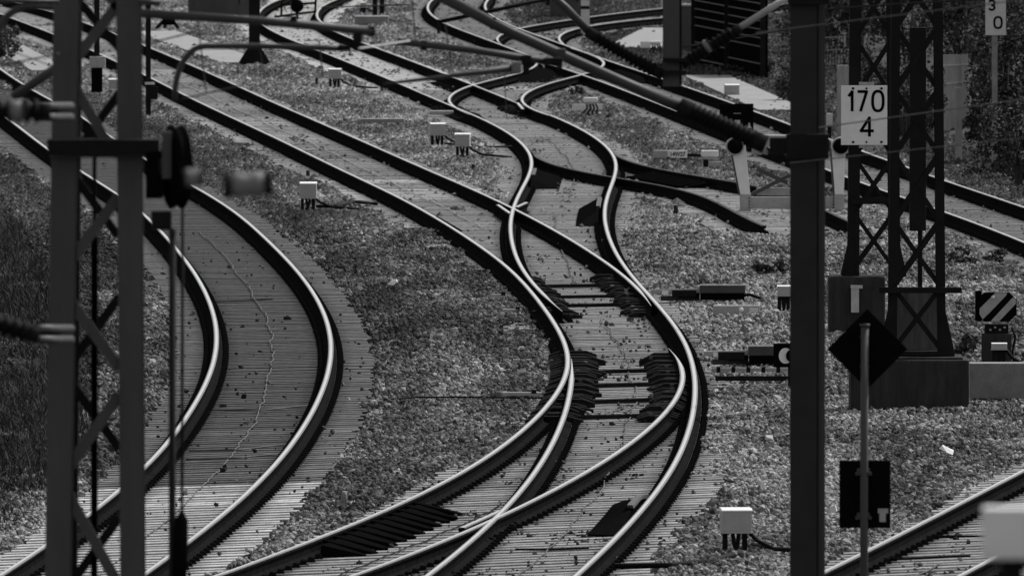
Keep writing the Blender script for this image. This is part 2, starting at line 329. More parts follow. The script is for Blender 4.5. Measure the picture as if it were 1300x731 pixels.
  'J_L': ([482.8,486.0,489.0,492.0,495.0,498.0,501.0,504.0,507.0,510.0,513.0,516.0,519.0,522.0,525.0,528.0,531.0,534.0,536.3],
     [-0.215,-0.302,-0.348,-0.353,-0.314,-0.23,-0.098,0.08,0.306,0.577,0.885,1.219,1.57,1.934,2.316,2.721,3.154,3.617,3.995]),
  'J_R': ([478.8,480.0,483.0,486.0,489.0,492.0,495.0,498.0,501.0,504.0,507.0,510.0,513.0,516.0,519.0,521.6],
     [1.405,1.355,1.255,1.181,1.137,1.128,1.157,1.226,1.34,1.506,1.73,2.02,2.376,2.799,3.295,3.785]),
  'K_L': ([324.4,327.0,330.0,333.0,336.0,339.0,342.0,345.0,348.0,351.0,354.0,357.0,360.0,363.0,366.0,369.0,372.0,373.4],
     [3.992,3.869,3.743,3.628,3.517,3.399,3.258,3.073,2.828,2.511,2.13,1.717,1.333,1.009,0.753,0.562,0.426,0.387]),
  'K_R': ([325.3,327.0,330.0,333.0,336.0,339.0,342.0,345.0,348.0,351.0,354.0,357.0,360.0,363.0,366.0,369.0,372.0,375.0,376.8],
     [5.44,5.364,5.243,5.132,5.025,4.909,4.768,4.583,4.34,4.031,3.666,3.271,2.886,2.547,2.275,2.07,1.923,1.829,1.801]),
  'M_L': ([197.2,198.0,201.0,204.0,207.0,210.0,213.0,216.0,219.0,221.7],
     [2.906,3.0,3.339,3.671,3.997,4.316,4.632,4.946,5.259,5.539]),
  'M_R': ([195.7,198.0,201.0,203.0],
     [4.26,4.514,4.85,5.074]),
}

# ================================================================== GROUND
def build_ground():
    xs = np.concatenate([[-1500, -500, -150, -60, -30], np.arange(-22, 26.1, 2.0), [35, 60, 150, 500, 1500]])
    ys = np.concatenate([[-60, 0, 60, 120], np.arange(160, 660, 6.0), [700, 800, 1000, 1500, 2500, 4000]])
    X, Y = np.meshgrid(xs, ys)
    Z = plane(X, Y) - 0.275
    bank = np.clip((X - (9.6 - (Y - 320) * 0.012)) , 0, 6) * 0.28 * np.clip((Y - 300) / 60, 0, 1) * np.clip((560 - Y) / 60, 0, 1)
    Z = Z + bank
    V = np.stack([X, Y, Z], -1).reshape(-1, 3)
    nx = len(xs); ny = len(ys)
    i, j = np.meshgrid(np.arange(nx - 1), np.arange(ny - 1))
    a = (j * nx + i).ravel()
    Fc = np.stack([a, a + 1, a + nx + 1, a + nx], 1)
    me = np_mesh('ground', V, Fc, 4, 'soil', smooth=True)
    o = link('ground', me); setp(o, kind='structure')
    o['label'] = 'dark trodden earth and ballast bed of the railway yard'
build_ground()

# ================================================================== RAILS
def curve(name):
    Y, X = np.array(RAILS[name][0], float), np.array(RAILS[name][1], float)
    return Y, X
EXT_LOW = {'A_L': 186, 'A_R': 186, 'B_L': 186, 'D_R': 186, 'E_L': 186, 'C_R': 186, 'M_L': 184, 'M_R': 184, 'G_L': 292, 'G_R': 292}
EXT_HIGH = {'A_L': 440, 'A_R': 475, 'B_L': 548, 'B_R': 565, 'C_L': 566, 'C_R1': 566, 'G_L1': 566, 'G_R': 566, 'J_L': 565, 'J_R': 552, 'M_L': 236, 'M_R': 236}
RC = {}
for _n in RAILS:
    Y, X = curve(_n)
    if _n in EXT_LOW:
        k = min(4, len(Y) - 1); s = (X[k] - X[0]) / (Y[k] - Y[0])
        X = np.concatenate([[X[0] + s * (EXT_LOW[_n] - Y[0])], X]); Y = np.concatenate([[EXT_LOW[_n]], Y])
    if _n in EXT_HIGH:
        k = min(4, len(Y) - 1); s = (X[-1] - X[-1 - k]) / (Y[-1] - Y[-1 - k])
        X = np.concatenate([X, [X[-1] + s * (EXT_HIGH[_n] - Y[-1])]]); Y = np.concatenate([Y, [EXT_HIGH[_n]]])
    g = np.gradient(X, Y)                                     # cubic resampling to 1 m
    yy = np.arange(Y[0], Y[-1], 1.0); yy = np.append(yy, Y[-1])
    k = np.clip(np.searchsorted(Y, yy, 'right') - 1, 0, len(Y) - 2)
    h = Y[k + 1] - Y[k]; t = (yy - Y[k]) / h
    xx = (2*t**3-3*t**2+1)*X[k] + (t**3-2*t**2+t)*h*g[k] + (-2*t**3+3*t**2)*X[k+1] + (t**3-t**2)*h*g[k+1]
    RC[_n] = (yy, xx)
def rx(name, y):
    Y, X = RC[name]
    return np.interp(y, Y, X, left=np.nan, right=np.nan)
_y, _x = RC['B_L']
_y1 = np.append(_y[_y < 261.5], 261.99); _y2 = np.insert(_y[_y > 262.5], 0, 262.0)
RC['D_L'] = (_y1, np.interp(_y1, _y, _x)); RC['B_LU'] = (_y2, np.interp(_y2, _y, _x))

PROF = [(-.018, -.001), (0, 0), (.018, -.001), (.033, -.006), (.036, -.015), (.035, -.040), (.012, -.052), (.0085, -.070), (.0085, -.130),
        (.030, -.150), (.072, -.159), (.075, -.172), (-.075, -.172), (-.072, -.159), (-.030, -.150), (-.0085, -.130), (-.0085, -.070), (-.012, -.052), (-.035, -.040), (-.036, -.015), (-.033, -.006)]
NP_ = len(PROF)
def rail_mesh(name, Y, X, drop=0.0, taper=0, polish=True):
    """taper: +1 blade tip at the far end, -1 at the near end"""
    n = len(Y); P = np.array(PROF); V = np.zeros((n, NP_, 3))
    sl = np.gradient(X, Y)
    for i in range(n):
        w = 1.0
        if taper > 0: w = min(1.0, 0.16 + (Y[-1] - Y[i]) / 9.0)
        if taper < 0: w = min(1.0, 0.16 + (Y[i] - Y[0]) / 9.0)
        c = math.cos(math.atan(sl[i])); s = math.sin(math.atan(sl[i]))
        px = P[:, 0].copy(); pz = P[:, 1].copy()
        if w < 1: px = px * np.where(pz > -.06, w, 1.0) * (0.5 + 0.5 * w); pz = np.where(pz > -.17, np.maximum(pz - (1 - w) * 0.010, -.165), pz)
        V[i, :, 0] = X[i] + px * c; V[i, :, 1] = Y[i] - px * s
        V[i, :, 2] = plane(X[i] + px, Y[i]) + pz - drop
    fs = []; mi = []
    for i in range(n - 1):
        for k in range(NP_):
            k2 = (k + 1) % NP_
            fs.append((i * NP_ + k, i * NP_ + k2, (i + 1) * NP_ + k2, (i + 1) * NP_ + k))
            mi.append((1 if k in (0, 1) else 2 if k in (20, 2, 3) else 0) if polish else (3 if k in (20, 0, 1, 2) else 0))
    fs.append(tuple(range(NP_))); mi.append(0)
    fs.append(tuple((n - 1) * NP_ + k for k in range(NP_))); mi.append(0)
    me = bpy.data.meshes.new(name); me.from_pydata(V.reshape(-1, 3).tolist(), [], fs)
    me.materials.append(M['rail_rust']); me.materials.append(M['rail_polish']); me.materials.append(M['rail_edge']); me.materials.append(M['rail_dull'])
    me.polygons.foreach_set('material_index', mi)
    sm = [True] * len(fs); me.polygons.foreach_set('use_smooth', sm)
    me.set_sharp_from_angle(angle=R(40)); me.update()
    return me

TR = {}   # tracks
def track(key, label, y0, x0):
    TR[key] = thing('railway_track', label, 'railway track', (x0, y0, gz(x0, y0, -0.18)), group='tracks of the yard')
track('A', 'curved track at the far left of the yard, bending round behind the lattice mast', 205, -4)
track('B', 'straight-looking track sweeping down from the top left corner to the middle of the yard', 400, -5)
track('C', 'S-shaped track winding down the middle of the picture to the lower edge', 300, 0)
track('D', 'track branching off to the lower left past the black slatted ramp', 230, -1)
track('H', 'short crossover track with two tight bends between the S-shaped track and its right neighbour', 430, 0)
track('G', 'track running from the top centre down to the right edge behind the lattice masts', 400, 4)
track('J', 'track joining from the right at the top, in front of the grey cabinet', 500, 1)
track('K', 'dull dead-end siding leading to the buffer stop', 350, 3)
track('M', 'track cut off by the lower right corner', 200, 4)
def add_rail(key, cname, drop=0.0, taper=0, polish=True):
    Y, X = RC[cname]
    return link('rail', rail_mesh('rail', Y, X, drop, taper, polish), TR[key])
add_rail('A', 'A_L'); add_rail('A', 'A_R')
add_rail('B', 'B_LU'); add_rail('B', 'B_R', .003, -1)
add_rail('C', 'C_L', .003, -1); add_rail('C', 'C_R1', .003, -1); add_rail('C', 'C_R'); add_rail('C', 'E_L', .003, 1)
add_rail('D', 'D_L'); add_rail('D', 'D_R', .003, 1)
add_rail('H', 'H_L', .004, -1); add_rail('H', 'H_R', .004, 0)
add_rail('G', 'G_L1'); add_rail('G', 'G_L', .003, 1); add_rail('G', 'G_R')
add_rail('J', 'J_L', .003, -1); add_rail('J', 'J_R', .006, -1)
add_rail('K', 'K_L', .006, 1, False); add_rail('K', 'K_R', .006, 1, False)
add_rail('M', 'M_L'); add_rail('M', 'M_R')
# wing rails of the crossings (short bent rails beside the noses)
def wing(key, pxs):
    pts = sorted([gnd(px, py, 0.0) for px, py in pxs], key=lambda p: p.y)
    Y = np.array([p.y for p in pts]); X = np.array([p.x for p in pts])
    yy = np.linspace(Y[0], Y[-1], 10); xx = np.interp(yy, Y, X)
    link('wing_rail', rail_mesh('wing_rail', yy, xx, .008), TR[key])
wing('D', [(640, 644), (586, 668)])
wing('C', [(632, 259), (648, 270)])
wing('C', [(655, 262), (668, 256)])
wing('C', [(657, 130), (664, 138)])

# ================================================================== SLEEPERS
PAIRS = [('C', 'C_L', 'C_R'), ('C', 'C_L', 'C_R1'), ('C', 'E_L', 'C_R'), ('C', 'B_L', 'C_R', 262, 285), ('G', 'G_L1', 'G_R'), ('G', 'G_L', 'G_R'), ('A', 'A_L', 'A_R'),
         ('B', 'B_L', 'B_R'), ('D', 'B_L', 'D_R'), ('H', 'H_L', 'H_R'), ('J', 'J_L', 'J_R'), ('K', 'K_L', 'K_R'), ('M', 'M_L', 'M_R')]
PRIO = 'CGABDHJKM'
ALLR = [n for n in RC if n not in ('D_L', 'B_LU')]
def intervals(y):
    iv = []
    for p in PAIRS:
        if len(p) == 5 and not (p[3] <= y <= p[4]): continue
        a, b = rx(p[1], y), rx(p[2], y)
        if np.isnan(a) or np.isnan(b) or not (1.2 < b - a < 2.6): continue
        iv.append([float(a) - .56, float(b) + .56, p[0]])
    iv.sort()
    out = []
    for v in iv:
        if out and v[0] < out[-1][1] + .03:
            o = out[-1]
            if max(o[1], v[1]) - o[0] <= 5.0:
                o[1] = max(o[1], v[1])
                if PRIO.index(v[2]) < PRIO.index(o[2]): o[2] = v[2]
                continue
            m = (v[0] + o[1]) / 2
            if v[1] - m < .8: continue
            o[1] = m - .02; v = [m + .02, v[1], v[2]]
        out.append(v)
    return out
IV_Y = np.arange(186.0, 566.0, 0.6)
IV = [intervals(y) for y in IV_Y]
def hsh(*a):
    return random.Random(repr(a)).random()
def sleeper_tone(key, y, x):
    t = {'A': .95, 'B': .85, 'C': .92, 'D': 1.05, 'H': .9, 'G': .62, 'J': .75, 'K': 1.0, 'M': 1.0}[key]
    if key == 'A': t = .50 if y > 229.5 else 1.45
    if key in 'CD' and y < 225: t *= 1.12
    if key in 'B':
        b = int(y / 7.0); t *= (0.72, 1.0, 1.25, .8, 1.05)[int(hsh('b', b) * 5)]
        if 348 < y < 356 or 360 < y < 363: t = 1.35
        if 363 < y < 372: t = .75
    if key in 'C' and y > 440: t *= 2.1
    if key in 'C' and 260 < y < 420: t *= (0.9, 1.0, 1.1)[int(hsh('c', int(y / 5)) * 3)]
    return t * (0.9 + 0.2 * hsh(key, round(y, 2)))
def sleeper_geo(y, iv, V, Fc, Mi, T):
    xl, xr, key = iv
    rails = sorted(set(round(float(rx(n, y)), 3) for n in ALLR if not np.isnan(rx(n, y)) and xl + .3 < rx(n, y) < xr - .3))
    xl -= (hsh('l', y, xl) - .5) * .10; xr += (hsh('r', y, xr) - .5) * .10
    st = [xl]
    for r_ in rails:
        for d in (-.32, -.12, .12, .32):
            if st[-1] + .05 < r_ + d < xr - .05: st.append(r_ + d)
    st.append(xr)
    base = sleeper_tone(key, y, xl); o = len(V)
    jz = (hsh('z', y, xl) - .5) * .006; jy = (hsh('y', y, xl) - .5) * .03; ja = (hsh('a', y, xl) - .5) * .02
    mid = (rails[0] + rails[-1]) / 2 if rails else (xl + xr) / 2
    for x in st:
        d = min([abs(x - r_) for r_ in rails] + [9])
        inside = rails and rails[0] < x < rails[-1]
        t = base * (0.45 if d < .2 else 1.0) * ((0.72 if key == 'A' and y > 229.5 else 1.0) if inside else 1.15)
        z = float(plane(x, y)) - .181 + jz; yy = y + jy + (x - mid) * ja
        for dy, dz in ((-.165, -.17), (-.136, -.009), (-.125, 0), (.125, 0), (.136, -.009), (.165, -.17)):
            V.append((x, yy + dy, z + dz)); T.append(t if dz == 0 else t * .5 if dz > -.02 else t * .12)  # sides toned darker than tops, painting in the shaded gaps between sleepers
    for i in range(len(st) - 1):
        for k in range(5):
            a = o + i * 6 + k; Fc.append((a, a + 6, a + 7, a + 1)); Mi.append(0)
    Fc.append(tuple(o + k for k in range(6))); Mi.append(0)
    e = o + (len(st) - 1) * 6; Fc.append(tuple(e + 5 - k for k in range(6))); Mi.append(0)
    for r_ in rails:                                            # rail fastenings
        for s in (-1, 1):
            c = (r_ + s * .125, y + jy, float(plane(r_, y)) - .155); q = len(V)
            hx, hy = .05, .07
            for dx, dy, dz in ((-hx, -hy, -.03), (hx, -hy, -.03), (hx, hy, -.03), (-hx, hy, -.03), (-hx * .5, -hy * .6, .032), (hx * .5, -hy * .6, .026), (hx * .5, hy * .6, .026), (-hx * .5, hy * .6, .032)):
                V.append((c[0] + dx, c[1] + dy, c[2] + dz)); T.append(1.0)
            for f in ((0, 1, 5, 4), (1, 2, 6, 5), (2, 3, 7, 6), (3, 0, 4, 7), (4, 5, 6, 7)):
                Fc.append(tuple(q + i for i in f)); Mi.append(1)
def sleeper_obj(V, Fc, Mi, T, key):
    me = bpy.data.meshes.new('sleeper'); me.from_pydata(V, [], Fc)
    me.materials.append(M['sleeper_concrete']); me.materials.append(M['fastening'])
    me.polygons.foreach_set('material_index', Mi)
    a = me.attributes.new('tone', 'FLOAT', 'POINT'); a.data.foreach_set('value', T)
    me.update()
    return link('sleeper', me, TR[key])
per = {k: [] for k in PRIO}
for y, ivs in zip(IV_Y, IV):
    for iv in ivs:
        if abs((iv[0] + iv[1]) / 2) > .025 * y + 2.2: continue        # wholly outside the view
        per[iv[2]].append((y, iv))
for key, lst in per.items():
    lst.sort(key=lambda q: q[0])
    for y, iv in lst[:100]:
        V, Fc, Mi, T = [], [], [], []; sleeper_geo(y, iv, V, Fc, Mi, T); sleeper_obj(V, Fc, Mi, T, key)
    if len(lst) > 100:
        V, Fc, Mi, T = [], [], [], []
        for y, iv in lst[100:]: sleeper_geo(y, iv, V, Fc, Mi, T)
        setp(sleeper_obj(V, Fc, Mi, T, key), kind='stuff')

# slide chairs under the switch blades: dark blocks on the long sleepers
def stretcher_rods(key, an, bn, pys):
    for py in pys:
        y = gnd(700, py + 12).y; a, b = rx(an, y), rx(bn, y)
        if np.isnan(a) or np.isnan(b): continue
        mb = MB(); z = -.145
        mb.beam((a + .08, y, gz(a, y, z)), (b - .08, y, gz(b, y, z)), .07, .05, 'slide_metal')
        mb.build('stretcher_rod', TR[key])
def slide_chairs(key, side_a, side_b, y0, y1, hgt=.085):
    for y in np.arange(y0, y1, 0.6):
        for nm, xa, xb in (side_a, side_b):
            x = rx(nm, y)
            if np.isnan(x): continue
            jz = hsh('s', y, nm) * .06 - .01; je = (hsh('e', y, nm) - .5) * .30 * min(1, abs(xb - xa))
            xa2, xb2 = (xa + je, xb) if abs(xa) > abs(xb) else (xa, xb + je)
            z0 = float(plane(x, y)) - .18; h = hgt + jz; c = (xa2 + xb2) / 2; w = (xb2 - xa2) / 2
            mb = MB()
            mb.prism([(x + c - w, y - .15, z0), (x + c + w, y - .15, z0), (x + c + w, y - .15, z0 + h * .55), (x + c + w * .55, y - .15, z0 + h),
                      (x + c - w * .5, y - .15, z0 + h), (x + c - w, y - .15, z0 + h * .5)], (0, .3, 0), 'slide_metal')
            if hsh('b', y, nm) < .6: mb.box((x + c + (.5 - hsh('q', y)) * w, y - .16, z0 + h * .8), (.05, .06, .04), 'galvanised' if hsh('g', y, nm) < .3 else 'mast_grey')
            mb.build('slide_chair', TR[key])
y455, y545 = gnd(720, 535).y, gnd(720, 452).y
stretcher_rods('D', 'E_L', 'D_R', (462, 480, 500, 520))
stretcher_rods('C', 'C_L', 'B_R', (352, 366, 377))
slide_chairs('D', ('B_L', -.22, .42), ('D_R', -.36, .10), y455, y545, .07)
slide_chairs('C', ('C_L', -.20, .30), ('B_R', -.34, .08), 284.5, 302, .06)
slide_chairs('H', ('C_L', -.20, .35), ('C_R1', -.3, .10), 409, 420, .075)

# ================================================================== BALLAST
_iv_l = {k: (np.interp(IV_Y, IV_Y, [1e3] * len(IV_Y))) for k in 'x'}
def inside_track(x, y):
    """signed distance (m) into the nearest sleeper bed; positive inside"""
    k = np.clip(((y - 186.0) / 0.6 + .5).astype(int), 0, len(IV_Y) - 1)
    best = np.full(len(x), -9.0)
    nmax = max(len(v) for v in IV)
    L = np.full((len(IV), nmax), 1e3); Rr = np.full((len(IV), nmax), 1e3 + .1)
    for i, v in enumerate(IV):
        for j, q in enumerate(v): L[i, j] = q[0]; Rr[i, j] = q[1]
    for j in range(nmax):
        best = np.maximum(best, np.minimum(x - L[k, j], Rr[k, j] - x))
    return best
def rail_dist(x, y):
    d = np.full(len(x), 9.0)
    for n in ALLR:
        d = np.fmin(d, np.abs(x - rx(n, y)))
    return d
def dirt_and_tone(x, y):
    n = 0.55 * vnoise(x * 1.0, y * .12, 1.1, 3) + 0.45 * vnoise(x * 1.0, y * .15, .45, 5)
    t = 0.50 + 1.05 * np.clip((n - .25) / .5, 0, 1)
    ar = rx('A_R', y); d = x - ar                              # dark, mossy strip along the outside of the left track
    t *= 1 - 0.5 * np.where(np.isnan(d), 0, np.exp(-((d - 1.05) / .42) ** 2)) * np.clip((y - 222) / 20, 0, 1)
    t *= np.where(np.isnan(d) | (d > 0), 1, np.where(y > 232, .62, 1.1))  # left-track side: ballast darker in the distance, slightly lighter nearer
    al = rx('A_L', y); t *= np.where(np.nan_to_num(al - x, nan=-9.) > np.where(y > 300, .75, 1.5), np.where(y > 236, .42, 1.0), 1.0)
    t *= np.where((y > 470), .95, 1.0)
    t *= np.where((x > 2.3) & (y < 300), 1.15, 1.0)
    bl = np.nan_to_num(rx('B_LU', y), nan=-99.); mid_ = (~np.isnan(d)) & (d > 0) & (x < bl)
    t *= np.where(mid_, 1 - .5 * np.clip((y - 265) / 30, 0, 1) * np.clip((470 - y) / 60, 0, 1) * (.55 + .45 * np.clip(vnoise(x, y * .1, .9, 55) * 2.2 - .5, 0, 1)), 1)
    gl = rx('G_L', y); t *= np.where(np.isnan(gl), 1, np.where((x < gl) & (x > gl - 2.2) & (y > 345), .6, 1))
    gr = rx('G_R', y); t *= np.where(np.isnan(gr), 1, np.where(x > gr + 1.0, .22, np.where(x > gr, .5, 1)))
    return t
def stones(y0, y1, dens, rad, seed, hi):
    g = np.random.default_rng(seed)
    W = lambda y: .025 * y + 1.6
    area = (y1 - y0) * (W(y0) + W(y1))
    n = int(area * dens)
    y = np.sqrt(g.random(n) * (y1 ** 2 - y0 ** 2) + y0 ** 2); x = (g.random(n) * 2 - 1) * W(y)
    ins = inside_track(x, y); rd = rail_dist(x, y)
    onA = np.nan_to_num(x - rx('A_R', y), nan=99.) < 1.2
    ins = ins + (vnoise(x * 1.3, y * .35, .6, 71) - .5) * np.where(onA, .2, .5) - np.where(onA, 0, .06)
    bl = rx('B_L', y); bl = np.where(np.isnan(bl), 99, bl); cr = rx('C_R', y); cr = np.where(np.isnan(cr), -99, cr)
    ins = np.where((x < bl) & (bl - x < 1.2) & (y > 232) & (y < 330), ins - .5, ins)
    ins = np.where((x > cr) & (x - cr < 1.2) & (y > 228) & (y < 345), ins - .26, ins)
    keep = np.where(ins > 0, g.random(n) < .42, True) & ((rd > .16) | (g.random(n) < .1))
    onpath = np.zeros(n, bool)
    for (ax, ay, bx, by, w) in PATHS:
        t = np.clip((y - ay) / (by - ay), 0, 1); onpath |= (np.abs(x - (ax + (bx - ax) * t)) < w * .5) & (y > min(ay, by)) & (y < max(ay, by))
    keep &= ~onpath | (g.random(n) < .02)
    x, y, ins, onA = x[keep], y[keep], ins[keep], onA[keep]; n = len(x)
    bump = (vnoise(x, y * .5, .55, 21) - .5) * .05 + (vnoise(x, y * .6, 1.6, 22) - .5) * .06
    z = plane(x, y) - .205 + np.where(ins > 0, -.030 + np.where(onA, 0, np.clip(vnoise(x, y * .16, .45, 91) - .6, 0, .3) * .16), np.clip(-ins * .12, 0, .030) + bump)
    top = (ins > 0) & (g.random(n) < np.where(onA, .02, np.where(y < 255, .03, np.where(y < 330, .05, .085))) * (.3 + 1.6 * vnoise(x, y * .2, .7, 44))); z = np.where(top, plane(x, y) - .165, z)
    z += g.normal(0, .008, n)
    r = rad * np.exp(g.normal(0, .28, n)) * np.where(ins > 0, .8, 1.0) * np.where(top, g.uniform(.5, 1.2, n), 1.0)
    tone = np.clip(dirt_and_tone(x, y) * np.exp(g.normal(0, .5, n)), .15, 2.6) * np.where(top, .55, np.where(ins > 0, .34, 1.0))  # crib stones darkened: dirt plus gap shade put into their colour
    if hi:
        ph = (1 + 5 ** .5) / 2
        bv = np.array([(-1, ph, 0), (1, ph, 0), (-1, -ph, 0), (1, -ph, 0), (0, -1, ph), (0, 1, ph), (0, -1, -ph), (0, 1, -ph), (ph, 0, -1), (ph, 0, 1), (-ph, 0, -1), (-ph, 0, 1)]) / 1.9
        bf = np.array([(0, 11, 5), (0, 5, 1), (0, 1, 7), (0, 7, 10), (0, 10, 11), (1, 5, 9), (5, 11, 4), (11, 10, 2), (10, 7, 6), (7, 1, 8), (3, 9, 4), (3, 4, 2), (3, 2, 6), (3, 6, 8), (3, 8, 9), (4, 9, 5), (2, 4, 11), (6, 2, 10), (8, 6, 7), (9, 8, 1)])
    else:
        bv = np.array([(1, 0, 0), (0, 1, 0), (-1, 0, 0), (0, -1, 0), (.1, .1, 1), (0, 0, -1)], float)
        bf = np.array([(0, 1, 4), (1, 2, 4), (2, 3, 4), (3, 0, 4)])
    nv = len(bv)
    q = g.normal(size=(n, 4)); q /= np.linalg.norm(q, axis=1)[:, None]
    a, b, c, d = q.T
    Rm = np.stack([1-2*(c*c+d*d), 2*(b*c-a*d), 2*(b*d+a*c), 2*(b*c+a*d), 1-2*(b*b+d*d), 2*(c*d-a*b), 2*(b*d-a*c), 2*(c*d+a*b), 1-2*(b*b+c*c)], 1).reshape(n, 3, 3)
    loc = bv[None] * (1 + g.normal(0, .22, (n, nv, 1))) * (np.array([1.15, 1.0, .8])[None, None] * np.exp(g.normal(0, .15, (n, 1, 3))))
    if hi: loc = np.einsum('nij,nvj->nvi', Rm, loc)
    V = loc * r[:, None, None] + np.stack([x, y, z], 1)[:, None]
    Fc = bf[None] + (np.arange(n) * nv)[:, None, None]
    return V.reshape(-1, 3), Fc.reshape(-1, 3), np.repeat(tone, nv), n
PATHS = []
def path_px(pxa, pxb, w, label):
    a, b = gnd(*pxa), gnd(*pxb); PATHS.append((a.x, a.y, b.x, b.y, w))
    d = (b - a).normalized(); s = Vector((d.y, -d.x, 0)) * w * .5
    mb = MB(); top = .045
    q = [a - s, a + s, b + s, b - s]
    mb.prism([Vector((p.x, p.y, gz(p.x, p.y, -.19) + top)) for p in q], (0, 0, -.16), 'path_slab')
    o = mb.build('path'); setp(o, label, kind='structure')
path_px((312, 80), (196, 40), 1.1, 'pale walkway slabs beside the track at the upper left')
path_px((66, 90), (6, 58), 0.9, 'pale walkway slabs between the two left tracks')
path_px((994, 140), (896, 96), 1.0, 'pale walkway in front of the dark louvred fence')
path_px((800, 62), (850, 36), 1.3, 'pale curved walkway near the hanging post')
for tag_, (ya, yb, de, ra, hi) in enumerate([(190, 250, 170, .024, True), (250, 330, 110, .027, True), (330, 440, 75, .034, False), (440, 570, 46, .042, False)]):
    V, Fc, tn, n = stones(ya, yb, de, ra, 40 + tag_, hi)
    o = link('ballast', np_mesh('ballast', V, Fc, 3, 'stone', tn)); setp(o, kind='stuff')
    o['label'] = 'grey crushed stone ballast between and beside the tracks, %s' % ('nearest stretch', 'second stretch', 'third stretch', 'farthest stretch')[tag_]
    print('stones', n)

# ================================================================== TRACKSIDE OBJECTS
def S(Y): return F_PX / Y                      # photo pixels per metre at that distance

# ---- white cable boxes on legs
def cable_box(px0, px1, py0, py1, pyb, label, legs=True, lid=.035, cables=True, depth=None):
    """px0..px1, py0..py1: the box in the photo; pyb: where its legs meet the ballast"""
    p = gnd((px0 + px1) / 2, pyb); s = S(p.y)
    w = (px1 - px0) / s; h = (py1 - py0) / s; lift = (pyb - py1) / s; d = depth or w * .8
    t = thing('cable_box', label, 'cable box', p, (hsh(label) - .5) * .3, group='pale cable boxes beside the tracks')
    q = p.copy()
    def loc(dx, dy, dz): return (dx, dy, dz)
    mb = MB(); mb.box(loc(0, 0, lift + h * .46), (w, d, h * .84), 'box_grey', bev=min(.02, w * .07)); o = mb.build('housing'); o.parent = t
    mb = MB(); z0, z1 = lift + h * .87, lift + h; q_ = w * .515; e_ = d * .53
    mb.prism([(-q_, -e_, z0), (-q_, -e_, z0 + h * .05), (-q_, -e_ * .2, z1), (-q_, e_, z1), (-q_, e_, z0)], (2 * q_, 0, 0), 'white_paint'); o = mb.build('lid'); o.parent = t
    mb = MB(); mb.box(loc(0, 0, lift + h * .03), (w * 1.1, d * 1.08, h * .07), 'box_grey', bev=.006); o = mb.build('flange'); o.parent = t
    if legs:
        for sx in (-.36, .3):
            mb = MB(); mb.box(loc(sx * w, 0, lift * .5 - .05), (.05, .05, lift + .14), 'dark_iron'); o = mb.build('leg'); o.parent = t
        if cables:
            for sx, e in ((-.12, .05), (.08, -.04), (.45, .5)):
                mb = MB()
                pts = [(sx * w, -d * .2, lift), (sx * w + e * .15, -d * .25, lift * .6), (sx * w + e * .5, -d * .3, lift * .15), (sx * w + e * 1.6, -d * .4, -.02)]
                mb.tube(pts, .022, 'rubber', 7); o = mb.build('cable'); o.parent = t
    return t
cable_box(381, 402, 231, 252, 264, 'white cable box on black legs between the two left tracks, black cable looping off rightwards')
cable_box(546, 565, 156, 172, 184, 'farther, left one of the close pair of white boxes left of the S-shaped track')
cable_box(578, 597, 169, 186, 198, 'nearer, right one of the close pair of white boxes left of the S-shaped track')
cable_box(417, 433, 87, 100, 111, 'small white cable box high up left of the S-shaped track, near a short dark stub')
cable_box(915, 953, 644, 676, 700, 'largest pale cable box, on dark legs right of the bottom of the S-shaped track', depth=.26)
cable_box(138, 151, 100, 113, 117, 'small pale box beside the black signal post, seen through the lattice mast', legs=False)
cable_box(920, 938, 107, 120, 121, 'low grey box without legs at the end of the pale walkway', legs=False)
cable_box(987, 1004, 362, 376, 398, 'white cable box half hidden by the big dark mast at the right')
cable_box(1259, 1278, 435, 444, 468, 'flat white cable box in front of the striped sign', depth=.15)
cable_box(457, 465, 3, 10, 17, 'tiny pale box by the top edge left of two dark posts')
# axle counter heads: low pale caps on bent cables with plates behind
def axle_counter(px0, px1, py0, py1, pyb, plates, label):
    p = gnd((px0 + px1) / 2, pyb); s = S(p.y); w = (px1 - px0) / s; h = (py1 - py0) / s; lift = (pyb - py1) / s
    t = thing('junction_cap', label, 'junction box', p, 0)
    mb = MB(); mb.box((0, 0, lift + h * .55), (w, w * .7, h * .7), 'white_paint', bev=.03); o = mb.build('cap'); o.parent = t
    mb = MB(); mb.box((0, 0, lift + h * .12), (w * .9, w * .6, h * .3), 'box_grey'); o = mb.build('collar'); o.parent = t
    for k, dx in enumerate((-.3, -.08, .12, .32)):
        mb = MB(); mb.tube([(dx * w, 0, lift + .02), (dx * w * 1.2 + .03, -.02, lift * .6), (dx * w * 1.5 - .02, -.03, lift * .2), (dx * w * 1.7, -.05, -.03)], .02, 'rubber', 6)
        o = mb.build('cable'); o.parent = t
    for (a, b, c, d) in plates:
        mb = MB(); mb.box((((a + b) / 2 - (px0 + px1) / 2) / s, .25, (pyb - (c + d) / 2) / s + .07), ((b - a) / s, .08, (d - c) / s), 'white_paint'); o = mb.build('plate'); o.parent = t
    return t
axle_counter(741, 759, 123, 132, 146, [(727, 744, 137, 145), (752, 765, 137, 144)], 'white capped junction box on tangled black cables, two pale plates, right of the tight bend')
axle_counter(825, 839, 52, 57, 68, [(813, 826, 57, 65), (842, 848, 56, 66)], 'white capped junction box with pale plates left of the grey hanging post')

